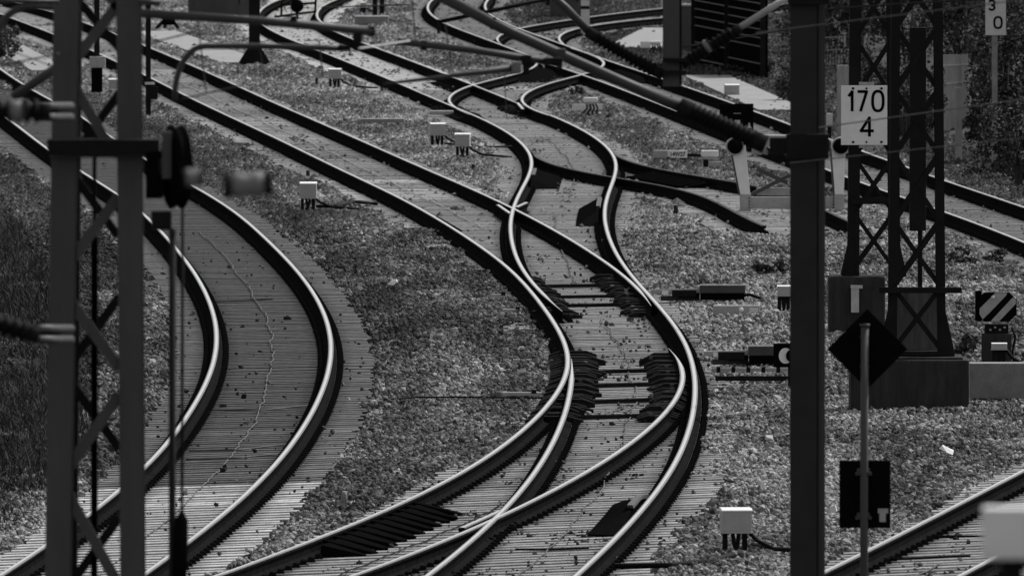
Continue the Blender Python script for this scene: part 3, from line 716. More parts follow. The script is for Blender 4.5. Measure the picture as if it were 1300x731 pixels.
# ---- low number plate and box next to it, left of the buffer stop
def text_mesh(body, size, depth, offset=0.0):
    cu = bpy.data.curves.new('lettering', 'FONT'); cu.body = body; cu.size = size; cu.extrude = depth; cu.offset = offset
    cu.align_x = 'CENTER'; cu.align_y = 'CENTER'; cu.resolution_u = 4
    tmp = bpy.data.objects.new('tmp_text', cu); COL.objects.link(tmp)
    dg = bpy.context.evaluated_depsgraph_get(); me = bpy.data.meshes.new_from_object(tmp.evaluated_get(dg))
    bpy.data.objects.remove(tmp); bpy.data.curves.remove(cu)
    return me
def lettering(body, size, parent, loc, offset=0.0, name='lettering', sx=1.0, m='black_paint'):
    me = text_mesh(body, size, .002, offset)
    me.transform(Matrix.Rotation(math.pi / 2, 4, 'X')); me.transform(Matrix.Diagonal((sx, 1, 1, 1)))
    me.materials.clear(); me.materials.append(M[m])
    o = bpy.data.objects.new(name, me); COL.objects.link(o); o.parent = parent; o.location = loc
    return o
p = gnd(851, 203); s = S(p.y)
t = thing('track_magnet', 'long low pale box with a white number label left of the buffer stop', 'track magnet', p)
mb = MB(); mb.box((0, 0, 7 / s), (43 / s, .18, 10 / s), 'galvanised', bev=.012); o = mb.build('housing'); o.parent = t
mb = MB(); mb.box((9 / s, -.095, 7 / s), (25 / s, .012, 9 / s), 'white_paint'); o = mb.build('number_plate'); o.parent = t
lettering('14W27', 7.5 / s, t, (9 / s, -.104, 7 / s), .002, sx=.85)
mb = MB(); mb.beam((22 / s, .03, 6 / s), (42 / s, .03, 5 / s), .05, .05, 'dark_iron'); o = mb.build('bar'); o.parent = t
for sx in (-14, 14):
    mb = MB(); mb.box((sx / s, 0, .0), (.05, .1, .08), 'dark_iron'); o = mb.build('foot'); o.parent = t
p = gnd(901, 212); s = S(p.y)
t = thing('switch_box', 'rounded pale box on a dark foot with a grey slab, left of the buffer stop', 'switch box', p)
mb = MB(); mb.box((0, 0, 17 / s), (22 / s, .2, 8 / s), 'white_paint', bev=.025); o = mb.build('lid'); o.parent = t
mb = MB(); mb.box((0, 0, 12 / s), (20 / s, .18, 5 / s), 'galvanised', bev=.01); o = mb.build('housing'); o.parent = t
mb = MB(); mb.box((-5 / s, 0, 5 / s), (6 / s, .12, 10 / s), 'dark_iron'); o = mb.build('foot'); o.parent = t
mb = MB(); mb.box((7 / s, -.15, 4 / s), (17 / s, .14, 6 / s), 'galvanised', bev=.01); o = mb.build('slab'); o.parent = t

# ---- pale slab with a knob (track magnet) and the two point machines
p = gnd(935, 401); s = S(p.y)
t = thing('track_magnet', 'pale flat slab with round knob and two white labels, lying right of the S-shaped track', 'track magnet', p)
mb = MB(); mb.box((0, 0, 7 / s), (59 / s, .2, 13 / s), 'galvanised', bev=.015); o = mb.build('housing'); o.parent = t
mb = MB(); mb.tube([(6 / s, -.09, 8 / s), (6 / s, -.13, 8 / s)], [3.6 / s, 2.6 / s], 'white_paint', 12); o = mb.build('knob'); o.parent = t
for dz in (9.3, 6.6):
    mb = MB(); mb.box((22 / s, -.103, dz / s), (11 / s, .01, 1.8 / s), 'white_paint'); o = mb.build('label'); o.parent = t
def point_machine(px0, px1, py0, py1, pyb, rodpx, label):
    p = gnd((px0 + px1) / 2, pyb); s = S(p.y); w = (px1 - px0) / s; h = (pyb - py0) / s; cx = (px0 + px1) / 2
    t = thing('point_machine', label, 'point machine', p, group='point machines')
    mb = MB(); mb.box((0, 0, h * .72), (w, .5, h * .5), 'mast_grey', bev=.02); o = mb.build('cover'); o.parent = t
    mb = MB(); mb.box((0, .02, h * .28), (w * .96, .42, h * .5), 'black_paint'); o = mb.build('base'); o.parent = t
    mb = MB(); mb.box((0, -.2, h * .98), (w * 1.01, .12, .012), 'galvanised'); o = mb.build('lid_edge'); o.parent = t
    L = (rodpx - cx) / s
    for k, (dz, r_, e) in enumerate(((.62, .030, 1.0), (.40, .045, .62), (.12, .035, .86))):
        mb = MB(); mb.beam((-w * .5, -.12 + .12 * k, h * dz), (L * e, -.12 + .12 * k, h * dz * .9), r_ * 2, r_ * 2, ('galvanised', 'dark_iron', 'mast_grey')[k]); o = mb.build('rod'); o.parent = t
    mb = MB(); mb.box((-w * .5 - .22, -.1, h * .45), (.34, .2, h * .42), 'dark_iron', bev=.01); o = mb.build('gearbox'); o.parent = t
    mb = MB(); mb.box((L * .8, -.15, h * .5), (.09, .06, .05), 'white_paint'); o = mb.build('lock_clip'); o.parent = t
    mb = MB(); mb.tube([(w * .45, 0, h * .3), (w * .62, -.1, .08), (w * .9, -.3, 0.02), (w * 1.15, -.2, -.02)], .022, 'rubber', 6); o = mb.build('cable'); o.parent = t
point_machine(888, 946, 361, 380, 381, 826, 'black point machine above the pale slab, its rods reaching left to the S-shaped track')
point_machine(950, 1003, 438, 460, 462, 893, 'black point machine half hidden by the dark mast, rods reaching to the open switch blade')
# third set of rods in front of it
p = gnd(945, 484); s = S(p.y)
t = thing('rod_channel', 'pale shallow rod channel with bolts in front of the nearer point machine', 'rod channel', p)
for k, (a, b, dz, w_, m_) in enumerate(((905, 1003, 16, 5, 'galvanised'), (908, 1003, 6, 6, 'dark_iron'), (902, 1000, -2, 4, 'galvanised'))):
    mb = MB(); mb.box((((a + b) / 2 - 945) / s, k * -.35 + .3, dz / s - .02), ((b - a) / s, .09, w_ / s), m_); o = mb.build('channel'); o.parent = t
for k in range(5):
    mb = MB(); mb.box(((912 + k * 19 - 945) / s, -.05, 15 / s), (5 / s, .08, 7 / s), 'dark_iron'); o = mb.build('bolt'); o.parent = t

# ---- stretcher bars left of the switch: short pale bars sticking out of the ballast
for (px, py, w, lb) in ((668, 458, 34, 'pale bar sticking out of the ballast left of the switch, farther one'), (663, 500, 50, 'pale bar sticking out of the ballast left of the switch, nearer one'),
                        (633, 375, 20, 'thin pale bar left of the upper switch blade, farther one'), (650, 394, 24, 'thin pale bar left of the upper switch blade, nearer one')):
    p = gnd(px, py + 3); s = S(p.y); mb = MB(); mb.box((0, 0, .03), (w / s, .12, .045), 'galvanised', bev=.008)
    mb.box((w / s * .3, -.02, .06), (.06, .08, .05), 'dark_iron')
    o = mb.build('stretcher_bar'); o.location = p; setp(o, lb, 'metal bar', 'bars beside the switch blades')

# ---- black ramps beside the rails
def ramp(railn, side, y0, y1, off, w, h, label, slats=0, lip=True, nose=1.6):
    xm = float(rx(railn, (y0 + y1) / 2)); base = (xm + side * (off + w * .5), (y0 + y1) / 2, gz(xm, (y0 + y1) / 2, -.18))
    t = thing('deflector_ramp', label, 'ramp', base, group='black ramps beside the rails')
    ys = np.linspace(y0, y1, 9); vs = []; n = len(ys)
    for i, y in enumerate(ys):
        x = float(rx(railn, y)); z = gz(x, y, -.185)
        k = min(1, (y - y0) / nose, 1.0) if not slats else 1
        k2 = min(1, (y1 - y) / nose + .35)
        o_ = off + w * (1 if i < n - 1 else .75)
        hh = h * max(k, .03) * (k2 if not slats else 1)
        vs += [(x + side * o_, y, z), (x + side * o_, y, z + .018), (x + side * (off + .03), y, z + hh), (x + side * off, y, z + hh), (x + side * off, y, z)]
    fs = []
    for i in range(n - 1):
        for k in range(5):
            a = i * 5 + k; b = i * 5 + (k + 1) % 5; fs.append((a, b, b + 5, a + 5))
    fs += [tuple(range(5)), tuple((n - 1) * 5 + k for k in range(5))]
    mb = MB(); mb.add(vs, fs, 'black_paint'); mb.build('ramp_plate', t)
    if lip:  # lighter lip, painted in for the light along the ridge
        mb = MB(); a = len(ys) // 2; pts0 = []
        for y in ys[a - 1:]:
            x = float(rx(railn, y)); z = gz(x, y, -.185) + h * min(1, (y1 - y) / nose + .35)
            pts0.append((x + side * (off + .035), y, z + .012))
        vs = []; fs = []
        for q in pts0: vs += [(q[0] - side * .06, q[1], q[2] - .035), (q[0] - side * .05, q[1], q[2] + .004), (q[0] + side * .01, q[1], q[2] + .006), (q[0] + side * .01, q[1], q[2] - .02)]
        for i in range(len(pts0) - 1):
            for k in range(4): fs.append((i * 4 + k, i * 4 + (k + 1) % 4, (i + 1) * 4 + (k + 1) % 4, (i + 1) * 4 + k))
        fs += [(0, 1, 2, 3), tuple((len(pts0) - 1) * 4 + k for k in range(4))]
        mb.add(vs, fs, 'tube_metal'); mb.build('lip', t)
    for k in range(slats):
        y = y0 + (y1 - y0) * (k + .5) / slats; x = float(rx(railn, y)); z = gz(x, y, -.185)
        mb = MB(); mb.beam((x + side * off, y + .25, z + h + .01), (x + side * (off + w * 1.02), y - .25, z + .035), .09, .035, 'black_paint'); mb.build('slat', t)
    return t
def gy(py): return gnd(650, py).y
ramp('C_R', -1, gy(682), gy(640), .14, .34, .17, 'large black ramp plate with lit-toned grey lip by the right rail near the lower edge', nose=4)
ramp('C_R', -1, gy(286), gy(262), .10, .36, .20, 'black wedge touching the right rail halfway up the S-shaped track, right of the middle crossing', nose=1.0)
ramp('C_L', 1, gy(239), gy(222), .06, .50, .16, 'black wedge touching the right side of the left rail just above the middle crossing', nose=1.0)
ramp('B_L', 1, gy(291), gy(262), .14, .22, .09, 'slim black ramp plate lying inside the rails of the left middle track', nose=3)
ramp('B_L', 1, gy(694), gy(646), .10, .50, .13, 'wide black slatted ramp beside the left rail of the track branching to the lower left', slats=11, lip=False)
ramp('K_R', -1, gy(239), gy(226), .10, .50, .10, 'black slatted ramp between the rails of the dead-end siding', slats=11, lip=False)
ramp('H_L', 1, gy(104), gy(90), .10, .62, .13, 'black ramp in the crossover beneath the blurred tube end', lip=False)
ramp('G_R', -1, gy(105), gy(92), .12, .70, .12, 'black ramp left of the right rail near the hanging post', lip=False)
ramp('H_R', -1, gy(120), gy(101), .20, .16, .14, 'narrow black ramp in the tight bend of the crossover', lip=False, nose=4)
ramp('C_R1', -1, gy(120), gy(104), .30, .14, .08, 'narrow black check plate in the farther S-shaped track left of the first crossing', lip=False, nose=3)
ramp('G_L1', 1, gy(47), gy(36), .2, .25, .09, 'narrow black check plate inside the rails near the top of the picture', lip=False, nose=3)

# ---- buffer stop at the end of the siding
def buffer_stop():
    pl, pr = gnd(947, 268), gnd(1056, 268); y = (pl.y + pr.y) / 2; s = S(y)
    pl = Vector((pl.x, y, pl.z)); pr = Vector((pr.x, y, gz(pr.x, y)))
    c = (pl + pr) / 2
    t = thing('buffer_stop', 'buffer stop with two white tapered posts and round black buffers at the siding end', 'buffer stop', c)
    def lx(px): return (px - (947 + 1056) / 2) / s
    def lz(py): return (268 - py) / s
    for (tl, tr, bl, br, bx) in ((927, 946, 940, 952.5, 933), (1055, 1074, 1060, 1071, 1067)):
        mb = MB(); ty, by = 178, 246
        mb.prism([(lx(bl), -.16, lz(by)), (lx(br), -.16, lz(by)), (lx(tr), -.10, lz(ty)), (lx(tl), -.10, lz(ty))], (0, .08, 0), 'white_paint')
        mb.prism([(lx(bl) - .03, -.02, lz(by)), (lx(bl), -.02, lz(by)), (lx(tl), .0, lz(ty)), (lx(tl) - .03, .0, lz(ty))], (0, .3, 0), 'mast_grey')
        o = mb.build('post'); o.parent = t
        mb = MB(); mb.box((lx((bl + br) / 2), -.06, lz(256)), ((br - bl + 1.5) / s, .2, 22 / s), 'galvanised'); o = mb.build('foot'); o.parent = t
        mb = MB(); mb.tube([(lx(bx), -.10, lz(184)), (lx(bx), -.30, lz(184)), (lx(bx), -.36, lz(184))], [9.5 / s, 9.5 / s, 9.0 / s], 'black_paint', 24); o = mb.build('buffer'); o.parent = t
        mb = MB()
        ring = [(lx(bx) + 11 / s * math.cos(a), -.2, lz(184) + 10.5 / s * math.sin(a)) for a in np.linspace(0, 2 * math.pi, 25)]
        mb.tube(ring, .022, 'pale_paint', 6, caps=False); o2 = mb.build('rim'); o2.parent = o
        mb = MB(); mb.beam((lx((bl + br) / 2), 0, lz(225)), (lx((bl + br) / 2), 1.6, lz(268)), .1, .1, 'mast_grey'); o = mb.build('brace'); o.parent = t
    mb = MB(); mb.box((lx(1006), -.02, lz(256)), (106 / s, .16, 15 / s), 'galvanised', bev=.01); o = mb.build('cross_beam'); o.parent = t
    mb = MB(); mb.box((lx(982), .6, lz(243)), (42 / s, .12, 10 / s), 'galvanised'); o = mb.build('rear_beam'); o.parent = t
    for a, b in (((953, 247), (1003, 222)), ((962, 214), (1000, 232))):
        mb = MB(); mb.beam((lx(a[0]), .3, lz(a[1])), (lx(b[0]), .5, lz(b[1])), .05, .06, 'mast_grey'); o = mb.build('diagonal'); o.parent = t
    for sx in (951, 1058):
        for k in range(4):
            mb = MB(); mb.tube([(lx(sx), -.165, lz(250 + 4 * k)), (lx(sx), -.185, lz(250 + 4 * k))], .012, 'dark_iron', 6); o = mb.build('bolt'); o.parent = t
buffer_stop()

# ---- square signal back near the buffer stop, and concrete troughs
p = gnd(935, 182); s = S(p.y)
t = thing('shunting_signal', 'back of a square black signal with two small white tags, behind the buffer stop', 'signal', p)
mb = MB(); mb.box((0, 0, 32 / s), (43 / s, .3, 36 / s), 'black_paint', bev=.01); o = mb.build('housing'); o.parent = t
mb = MB(); mb.box((0, 0, 8 / s), (14 / s, .2, 18 / s), 'dark_iron'); o = mb.build('foot'); o.parent = t
mb = MB(); mb.box((1 / s, -.156, 24 / s), (7 / s, .012, 11 / s), 'pale_paint'); o = mb.build('tag'); o.parent = t
mb = MB(); mb.prism([((13 + a) / s, -.162, (19 + b) / s) for a, b in ((0, 0), (6, 0), (5, 3), (4, 4), (4, 7), (2, 7), (2, 4), (1, 3))], (0, .01, 0), 'pale_paint'); o = mb.build('tag'); o.parent = t
for k in range(5):
    mb = MB(); mb.tube([((-3 + 2 * k) / s, -.15, 38 / s), ((-3 + 2 * k) / s, -.165, 38 / s)], .8 / s, 'galvanised', 6); o = mb.build('rivet'); o.parent = t
def slab(px0, px1, py0, py1, pyb, dep, m, name, label, cat, dz=0):
    p = gnd((px0 + px1) / 2, pyb); s = S(p.y); mb = MB()
    mb.box((0, dep / 2, (pyb - (py0 + py1) / 2) / s), ((px1 - px0) / s, dep, (py1 - py0) / s), m, bev=.012)
    o = mb.build(name); o.location = p; return setp(o, label, cat)
slab(955, 1040, 172, 197, 197, .5, 'galvanised', 'cable_trough', 'grey concrete trough wall behind the buffer stop', 'cable trough')
slab(1231, 1330, 461, 506, 508, .5, 'concrete', 'retaining_slab', 'smooth grey concrete slab right of the mast foundation', 'concrete slab')
slab(1232, 1300, 506.5, 519, 508, .46, 'concrete', 'retaining_slab', 'lower concrete slab mostly buried in ballast under the smooth grey slab', 'concrete slab')
slab(450, 493, 21, 31, 32, 1.2, 'path_slab', 'concrete_slab', 'pale concrete slab lying below two dark posts at the top', 'concrete slab')
slab(459, 513, 151, 156, 157, .5, 'path_slab', 'concrete_slab', 'long thin pale slab lying in the ballast left of the S-shaped track', 'concrete slab')
slab(545, 576, 141, 146, 147, .4, 'galvanised', 'concrete_slab', 'thin pale slab tucked under the left rail of the S-shaped track', 'concrete slab')
slab(766, 790, 58, 66, 68, .4, 'galvanised', 'cable_trough', 'low grey trough lid below the ribbed insulator near the top', 'cable trough')

# ---- short marker stubs and scraps
for (px, py, h, w, lb) in ((437, 640, 16, 8, 'rounded grey stub post standing in the ballast between the tracks at the lower left'), (858, 272, 12, 6, 'dark stub post with a pale cap in the ballast left of the buffer stop'),
                           (601, 217, 9, 5, 'small dark stub just below the nearer box of the white pair'), (402, 108, 10, 4, 'thin dark stub left of the small white box high up'), (391, 222, 6, 5, 'tiny dark stub above the white box between the left tracks'),
                           (733, 118, 9, 6, 'dark stub above the junction box with pale plates'), (678, 31, 6, 4, 'tiny pale stub by the top right track')):
    p = gnd(px, py); s = S(p.y); mb = MB(); r_ = w * .5 / s; H = h / s
    mb.tube([(0, 0, -.08), (0, 0, H * .75), (0, 0, H * .92), (0, 0, H)], [r_, r_, r_ * .85, r_ * .35], 'old_concrete' if 'dark' in lb else 'concrete', 10)
    mb.tube([(0, 0, H * .97), (0, 0, H * 1.03)], [r_ * .7, r_ * .4], 'pale_concrete', 8)
    o = mb.build('marker_post'); o.location = p; setp(o, lb, 'marker post', 'stub posts in the ballast')
def scrap(px, py, pts, name, label, cat, m='white_paint', th=.02):
    p = gnd(px, py, -.13); s = S(p.y); mb = MB()
    mb.prism([(a / s, b * .02, c / s) for a, b, c in pts], (.01, th, 0.004), m); o = mb.build(name); o.location = p; setp(o, label, cat)
scrap(1201, 577, [(-9, 0, 8), (-5, 1, 12), (0, 2, 9), (9, 3, 5), (8, 1, 0), (1, 0, 3)], 'paper_scrap', 'crumpled white paper scrap on the ballast at the right', 'litter')
scrap(498, 362, [(-7, 0, 1), (-2, 1, 5), (5, 2, 7), (6, 1, 4), (1, 0, 0)], 'pale_stone', 'single pale stone lying on the ballast right of the left track', 'stone', 'white_paint', .06)
scrap(1058, 652, [(-6, 0, 0), (-5, 1, 9), (2, 2, 11), (4, 1, 3)], 'paper_scrap', 'pale scrap in the ballast just left of the rectangular sign back', 'litter', 'pale_paint')

# ---- cables
def cable(pxs, r_, m, label, dz=-.165, jit=0.0, seed=1, twist=False):
    g = random.Random(seed); pts = []
    for (a, b), (c, d) in zip(pxs[:-1], pxs[1:]):
        n = max(2, int(math.hypot(c - a, d - b) / (4 if jit else 9)))
        for i in range(n):
            q = gnd(a + (c - a) * i / n + g.uniform(-jit, jit), b + (d - b) * i / n, dz); pts.append(q)
    pts.append(gnd(*pxs[-1], dz))
    mb = MB(); mb.tube(pts, r_, m, 6); o = mb.build('cable'); setp(o, label, 'cable')
mid = lambda a, b, y0, y1, st: [(650 + F_PX * ((rx(a, y) + rx(b, y)) / 2) / y, None, y) for y in np.arange(y0, y1, st)]
def loop_cable(a, b, y0, y1, label, off=0.0, seed=3, m='cable_pale', amp=.03):
    """the conductor cable that wanders along the middle of a track"""
    g = random.Random(seed); pts = []; wob = 0
    for y in np.arange(y0, y1, .55):
        x = (float(rx(a, y)) + float(rx(b, y))) / 2 + off
        wob = wob * .9 + g.uniform(-amp, amp) * .7
        pts.append(Vector((x + wob, y, gz(x, y, -.165) + g.uniform(0, .014))))
    mb = MB(); mb.tube(pts, .008, m, 5); o = mb.build('loop_cable'); setp(o, label, 'cable', 'conductor cables along the tracks')
loop_cable('A_L', 'A_R', 190, 330, 'twisted pale cable along the middle of the left track', seed=3)
loop_cable('C_L', 'C_R', 300, 338, 'kinked pale cable between the wedge plates halfway up the S-shaped track', seed=4)
loop_cable('B_L', 'C_R', 262, 283, 'kinked pale cable between the rails just above the open switch blade', seed=5)
loop_cable('E_L', 'C_R', 200, 262, 'kinked pale cable beside the large black ramp at the bottom', seed=6)
loop_cable('B_L', 'D_R', 199, 222, 'thin dark cable beside the slatted ramp at the lower left', off=.15, seed=7, m='rubber')
loop_cable('B_L', 'B_R', 330, 470, 'dark twisted cable along the middle of the track from the top left', seed=8, m='galvanised')
loop_cable('M_L', 'M_R', 197, 203, 'pale cable between the rails of the track at the lower right corner', seed=9)
loop_cable('C_L', 'C_R', 352, 395, 'pale cable in the upper bend of the S-shaped track', seed=10)
cable([(940, 700), (905, 712), (850, 717), (780, 718)], .03, 'rubber', 'thick black cable lying on the ballast from the largest pale box to the rail', -.14, .6, 3)
cable([(955, 690), (985, 696), (1003, 697)], .02, 'rubber', 'black cable leaving the largest pale box to the right', -.13)
cable([(402, 262), (425, 262), (450, 256), (478, 259)], .03, 'rubber', 'black cable on the ballast right of the white box between the left tracks', -.13, .5, 4)
cable([(488, 507), (530, 504), (600, 504), (690, 505)], .012, 'rubber', 'thin black cable crossing the ballast toward the switch', -.12)
cable([(565, 182), (610, 187), (650, 186)], .02, 'rubber', 'black cable from the white pair of boxes to the S-shaped track', -.13, .3, 6)
cable([(270, 383), (346, 380)], .01, 'rubber', 'thin dark cable crossing the left track at its bend', -.16)
cable([(240, 572), (300, 571), (360, 564)], .010, 'cable_pale', 'thin pale cable crossing the left track, farther of two below the bend', -.15)
cable([(236, 583), (300, 581), (352, 576)], .010, 'cable_pale', 'thin pale cable crossing the left track, nearer of two below the bend', -.15)
cable([(270, 520), (330, 521), (392, 514)], .010, 'cable_pale', 'thin pale cable crossing the left track right at its tightest bend', -.15)
cable([(655, 697), (700, 697), (748, 695)], .014, 'rubber', 'dark cable crossing between the rails beside the large black ramp', -.155)
cable([(1095, 709), (1150, 709), (1232, 705)], .014, 'rubber', 'dark cable crossing the track at the lower right, nearer of two', -.155)
cable([(1170, 681), (1255, 680)], .014, 'rubber', 'dark cable crossing the track at the lower right, farther of two', -.155)

# ================================================================== LATTICE MASTS AT THE RIGHT
def lattice_mast(name, label, base, width_b, width_t, depth_b, height, panel, m, leg, phase=0, gusset=True, rz=0.0, group=None):
    t = thing(name, label, 'lattice mast', base, rz, group)
    def corner(sx, sy, z):
        k = z / height; w = width_b + (width_t - width_b) * k; d = depth_b * (w / width_b)
        return Vector((sx * w / 2, sy * d / 2, z))
    for sx in (-1, 1):
        for sy in (-1, 1):
            mb = MB(); a, b = corner(sx, sy, 0), corner(sx, sy, height)
            mb.beam(a, b, leg, .012, m, up=(0, 1, 0)); mb.beam(a + Vector((sx * leg * .5, -sy * leg * .5, 0)), b + Vector((sx * leg * .5, -sy * leg * .5, 0)), .012, leg, m, up=(0, 1, 0))
            o = mb.build('leg'); o.parent = t
            if gusset:
                mb = MB(); x0 = sx * (width_b / 2 + .01)
                mb.prism([(x0 - sx * .02, sy * depth_b / 2 - .012, 0), (x0 + sx * .15, sy * depth_b / 2 - .012, 0), (x0 + sx * .15, sy * depth_b / 2 - .012, .05), (x0 + sx * .05, sy * depth_b / 2 - .012, .5), (x0 - sx * .02, sy * depth_b / 2 - .012, .8)], (0, .024, 0), m)
                o = mb.build('gusset'); o.parent = t
    return t, corner
def brace(t, a, b, w, m, name='diagonal', th=.012):
    mb = MB(); mb.beam(a, b, w, th, m, up=(0, 1, 0)); o = mb.build(name); o.parent = t

# front mast on its big foundation
pf = gnd(1157, 520); sF = S(pf.y)
mb = MB(); mb.box((-2 / sF, .7, 30 / sF), (151 / sF, 1.4, 66 / sF), 'old_concrete', bev=.03)
mb.box((-2 / sF, .7, 63.6 / sF), (136 / sF, 1.2, .05), 'old_concrete', bev=.02)
fo = mb.build('mast_foundation'); fo.location = pf; setp(fo, 'big dark stained concrete foundation under the nearer lattice mast at the right', 'foundation')
bz = pf.z + 66 / sF
tF, cF = lattice_mast('lattice_mast', 'nearer black lattice mast with crossed braces, standing on the big stained foundation', Vector((pf.x + 8 / sF, pf.y + .7, bz)), 62 / sF, 50 / sF, .6, 5.6, 1, 'mast_dark', .10)
hz = [0.08, 0.83, 1.62, 2.42, 3.2, 3.95, 4.7, 5.5]
for a, b in zip(hz[:-1], hz[1:]):
    for sy in (-1, 1):
        brace(tF, cF(-1, sy, a), cF(1, sy, b), .06, 'mast_dark'); 
        A_, B_ = cF(1, sy, a), cF(-1, sy, b); d_ = Vector((0, .02, 0)); brace(tF, A_ + d_, B_ + d_, .06, 'mast_dark')
    for sx in (-1, 1):
        brace(tF, cF(sx, -1, a), cF(sx, 1, b), .05, 'mast_dark')
mb = MB(); mb.box((4 / sF, -.33, .80), (105 / sF, .06, .07), 'mast_dark'); o = mb.build('cross_bar'); o.parent = tF
mb = MB(); mb.box((2 / sF, 0, .04), (90 / sF, .7, .05), 'mast_dark'); o = mb.build('base_frame'); o.parent = tF
mb = MB(); mb.box((0, .24, .42), (56 / sF, .05, .72), 'grey_sheet'); o = mb.build('earth_plate'); o.parent = tF

# rear mast with the kilometre sign
pr_ = gnd(1092, 424); sR = S(pr_.y)
mb = MB(); mb.box((-4 / sR, .5, 34 / sR), (72 / sR, 1.0, 78 / sR), 'old_concrete', bev=.05)
fo = mb.build('mast_foundation'); fo.location = pr_; setp(fo, 'rounded dark concrete block under the farther lattice mast, behind the diamond sign back', 'foundation')
tR, cR = lattice_mast('lattice_mast', 'farther black lattice mast carrying the white 170 4 sign', Vector((pr_.x + 18 / sR, pr_.y + .5, pr_.z + 72 / sR)), 52 / sR, 44 / sR, .5, 5.2, 1, 'mast_dark', .15)
hz = [0.10, 0.85, 1.6, 2.4, 3.2, 4.0, 4.8, 5.15]
for k, (a, b) in enumerate(zip(hz[:-1], hz[1:])):
    for sy in (-1, 1):
        brace(tR, cR(-1, sy, a), cR(1, sy, b), .055, 'mast_dark'); d_ = Vector((0, .02, 0)); brace(tR, cR(1, sy, a) + d_, cR(-1, sy, b) + d_, .055, 'mast_dark')
mb = MB(); mb.box((0, -.28, 1.02), (60 / sR, .03, .09), 'mast_dark'); o = mb.build('cross_bar'); o.parent = tR
p = pr_ + Vector((-10 / sR, -.05, 66 / sR))
# cable duct cap on the block: thin pale box
q = gnd(1086, 424); mb = MB(); mb.box((0, 0, 0), (10 / sR, .06, 31 / sR), 'pale_concrete'); mb.box((2 / sR, 0, 17 / sR), (15 / sR, .08, 4 / sR), 'pale_concrete')
o = mb.build('cable_duct'); o.location = at(1085.5, 381, pr_.y - .06); setp(o, 'narrow pale duct fixed upright to the rounded dark block', 'cable duct')
mb = MB(); mb.tube([(0, 0, -.01), (0, 0, .02), (0, 0, .07), (0, 0, .09)], [.02, .045, .05, .02], 'white_paint', 10); o = mb.build('lamp_cap'); o.location = at(1094, 361, pr_.y + .1); setp(o, 'small round white cap on top of the rounded dark block', 'cap')

# kilometre sign
ys_ = pr_.y + .5 - .42
ps = at(1097, 146.5, ys_); ss = S(ys_)
t = thing('kilometre_sign', 'white kilometre sign with the numbers 170 and 4 fixed to the farther lattice mast', 'sign', ps)
mb = MB(); mb.box((0, 0, 0), (58.5 / ss, .03, 75.5 / ss), 'white_paint', bev=.004); o = mb.build('plate'); o.parent = t
def glyph_stroke(mbx, pts, w):
    mbx.tube([(x, -.019, z) for x, z in pts], w * .5, 'black_paint', 6)
def digits():
    def out(ch, cx, cz, w, h, th):
        mbx = MB()
        def P(u, v): return (cx + (u - .5) * w, cz + (v - .5) * h)
        def flat(pl):
            for a, b in zip(pl[:-1], pl[1:]):
                a = Vector((a[0], 0, a[1])); b = Vector((b[0], 0, b[1])); d = (b - a).normalized() * th * .28
                mbx.beam(Vector((a.x, -.017, a.z)) - d, Vector((b.x, -.017, b.z)) + d, th, .006, 'black_paint', up=(0, -1, 0))
        if ch == '1': flat([P(.05, .78), P(.62, 1)]); flat([P(.62, 1), P(.62, 0)])
        if ch == '7': flat([P(0, 1), P(1, 1)]); flat([P(1, 1), P(.28, 0)])
        if ch == '4': flat([P(.72, 0), P(.72, 1)]); flat([P(.72, 1), P(0, .27)]); flat([P(0, .27), P(1.02, .27)])
        if ch == '0':
            n = 28; r0 = []; r1 = []
            for i in range(n):
                a = 2 * math.pi * i / n; ex = abs(math.cos(a)) ** .8 * (1 if math.cos(a) >= 0 else -1); ez = abs(math.sin(a)) ** .8 * (1 if math.sin(a) >= 0 else -1)
                r0.append((cx + ex * (w / 2 + th / 2), -.0205, cz + ez * (h / 2 + th / 2))); r1.append((cx + ex * (w / 2 - th / 2), -.0205, cz + ez * (h / 2 - th / 2)))
            mbx.add(r0 + r1, [(i, (i + 1) % n, n + (i + 1) % n, n + i) for i in range(n)], 'black_paint')
        if ch == '3':
            pl = [P(.5 + .5 * math.cos(a), .74 + .26 * math.sin(a)) for a in np.linspace(2.6, -1.57, 12)]; flat(pl)
            pl = [P(.5 + .5 * math.cos(a), .25 + .25 * math.sin(a)) for a in np.linspace(1.57, -2.6, 12)]; flat(pl)
        return mbx
    return out
glyph = digits()
for ch, px, py, w, h in (('1', 1081, 128.5, 7, 24), ('7', 1095, 128.5, 10.5, 24), ('0', 1114.5, 128.5, 13.5, 25), ('4', 1100.5, 161, 15, 23)):
    o = glyph(ch, (px - 1097) / ss, (146.5 - py) / ss, w / ss, h / ss, 3.6 / ss).build('numeral'); o.parent = t
for px in (1083, 1100, 1119):
    for py in (112.5, 180.5):
        mb = MB(); r_ = (1.3 if px == 1100 else 1.7) / ss
        mb.tube([((px - 1097) / ss, -.014, (146.5 - py) / ss), ((px - 1097) / ss, -.024, (146.5 - py) / ss)], r_, 'dark_iron', 8); o = mb.build('bolt'); o.parent = t
for py in (106.5, 186):
    mb = MB(); mb.box((3 / ss, .03, (146.5 - py) / ss), (19 / ss, .05, 4 / ss), 'galvanised'); o = mb.build('bracket'); o.parent = t

